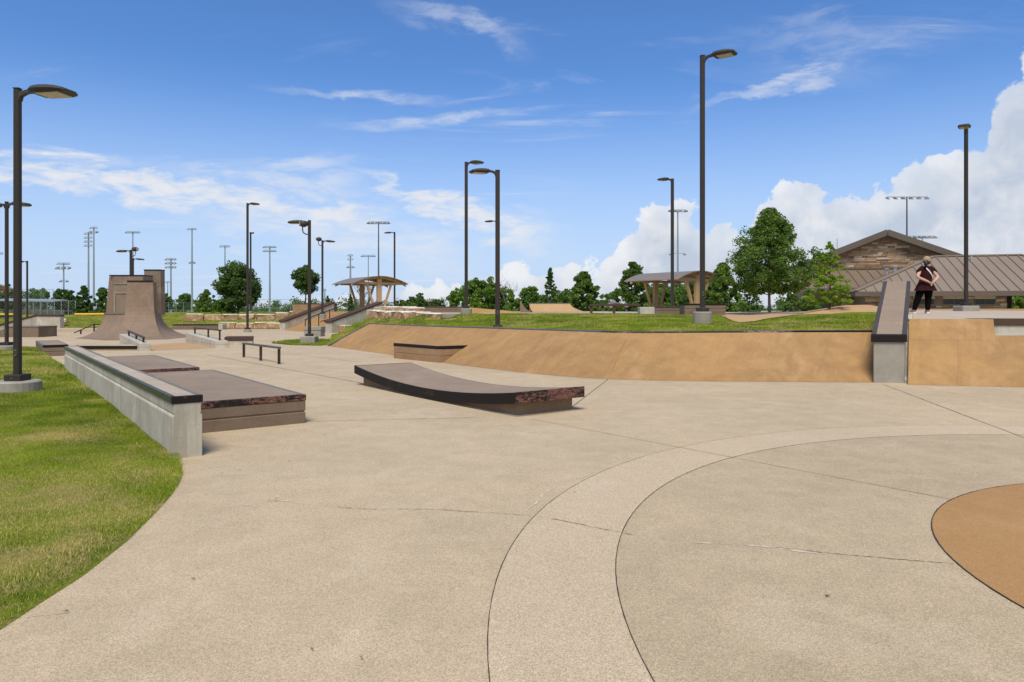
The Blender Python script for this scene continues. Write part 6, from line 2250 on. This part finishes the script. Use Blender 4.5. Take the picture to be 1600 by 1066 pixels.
TU = [(.665, .105, -.005, .315, .215, .06), (.74, .10, -.005, .275, .20, .05), (.84, .095, 0, .225, .175, .03), (.94, .095, 0, .178, .150, .015), (1.02, .10, 0, .165, .138, .0), (1.12, .105, 0, .185, .14, 0), (1.22, .11, 0, .215, .135, 0), (1.29, .112, 0, .235, .12, 0), (1.335, .118, 0, .205, .10, 0), (1.37, .125, 0, .12, .08, 0), (1.385, .128, 0, .075, .07, 0)]
tm = MB().ring_solid([ell(cx, cy, rx, ry, z, 36, wb, 0.6) for z, cx, cy, rx, ry, wb in TU], cap=False)
tun = lpart(body, 'tunic', tm, M['cloth'], smooth=True)
# cap sleeves
for sx, x in ((-1, -.085), (1, .305)):
    lpart(body, 'cap_sleeve', MB().ring_solid([[(x + sx * dx_, -.02 + r * math.cos(a), 1.285 - dx_ * 0.9 + r * math.sin(a) * 0.9) for a in np.linspace(0, 2 * math.pi, 13)[:-1]] for dx_, r in ((-.06, .070), (0.0, .072), (.045, .068), (.075, .062))]), M['cloth'], smooth=True)
for hip, knee, ank in (((.02, 0, .86), (-.11, .02, .47), (-.243, -.008, .10)), ((.185, 0, .86), (.188, .02, .47), (.152, -.008, .10))):
    hip, knee, ank = Vector(hip), Vector(knee), Vector(ank)
    pth = [hip, hip.lerp(knee, .35), hip.lerp(knee, .75), knee, knee.lerp(ank, .4), knee.lerp(ank, .8), ank]
    lpart(body, 'trouser_leg', MB().tube(pth, [.125, .128, .105, .092, .085, .066, .058], 16), M['pants'], smooth=True)
for fx, yaw in ((-.262, -.15), (.165, .25)):
    c, s_ = math.cos(yaw), math.sin(yaw)
    Tq = lambda x, y, z: (fx + x * c + y * s_, -x * s_ + y * c + .02, z)
    sole = [(-.035, -.085), (.035, -.085), (.046, .0), (.05, .09), (.034, .16), (0, .18), (-.034, .16), (-.046, .09), (-.042, .0)]
    sh_ = lpart(body, 'shoe', MB().ring_solid([[Tq(x * k, y * k2, z) for x, y in sole] for k, k2, z in ((1.0, 1.0, 0.0), (1.05, 1.02, .028), (1.0, 1.0, .045))]), M['shoe'])
    lpart(sh_, 'shoe_upper', MB().ring_solid([[Tq(x * k, y * k2 + o_, z) for x, y in sole] for k, k2, o_, z in ((.97, .97, 0, .045), (.9, .8, -.015, .075), (.8, .5, -.035, .105))]), M['shoe_red'])
# cap with brim turned to the right, dark hair and pony tail
hc = Vector((.135, .012, 1.53))
cp = MB().ring_solid([[(hc.x + .098 * rr_ * math.cos(a), hc.y + .112 * rr_ * math.sin(a), z) for a in np.linspace(0, 2 * math.pi, 21)[:-1]] for rr_, z in ((1.0, 1.508), (1.03, 1.555), (.93, 1.62), (.68, 1.66), (.3, 1.678), (.05, 1.68))])
capo = lpart(body, 'cap', cp, M['cap'], smooth=True)
br = [(hc.x + .02 + .30 * math.cos(a) * .55, hc.y + .07 + .16 * math.sin(a), 1.515 - .02 * math.sin(a)) for a in np.linspace(-.55, 1.9, 10)]
lpart(capo, 'brim', MB().ring_solid([[(*p[:2], p[2]) for p in [(hc.x, hc.y, 1.52)] + br], [(*p[:2], p[2] + .012) for p in [(hc.x, hc.y, 1.52)] + br]]), M['cap'])
hm = MB().ring_solid([[(hc.x + rx * math.cos(a), hc.y - .012 + ry * math.sin(a), z) for a in np.linspace(math.pi * .98, math.pi * 2.02, 15)] + [(hc.x + rx * .9, hc.y + .01, z), (hc.x - rx * .9, hc.y + .01, z)] for rx, ry, z in ((.085, .092, 1.54), (.088, .10, 1.51), (.084, .096, 1.47), (.066, .082, 1.44))])
hair = lpart(body, 'hair', hm, M['hair'], smooth=True)
lpart(hair, 'pony_tail', MB().tube([(.11, -.08, 1.53), (.06, -.115, 1.49), (.02, -.125, 1.42), (.008, -.13, 1.35), (.02, -.13, 1.28)], [.035, .05, .046, .038, .014], 10), M['hair'], smooth=True)
# white strap across the back
sp_ = []
for k in range(13):
    f = k / 12
    z = 1.355 + (1.03 - 1.355) * f
    x = .025 + (.275 - .025) * f
    zs = [q[0] for q in TU]
    cx, rx, ry = (np.interp(z, zs, [q[j] for q in TU]) for j in (1, 3, 4))
    v = max(0.0, 1 - ((x - cx) / rx) ** 2)
    sp_.append(Vector((x, -ry * math.sqrt(v) - .016, z)))
rows = [[tuple(p + Vector((-.010, 0, -.013))), tuple(p + Vector((.010, 0, .013))), tuple(p + Vector((.010, .006, .013))), tuple(p + Vector((-.010, .006, -.013)))] for p in sp_]
lpart(body, 'strap', MB().ring_solid(rows), M['white_cloth'])
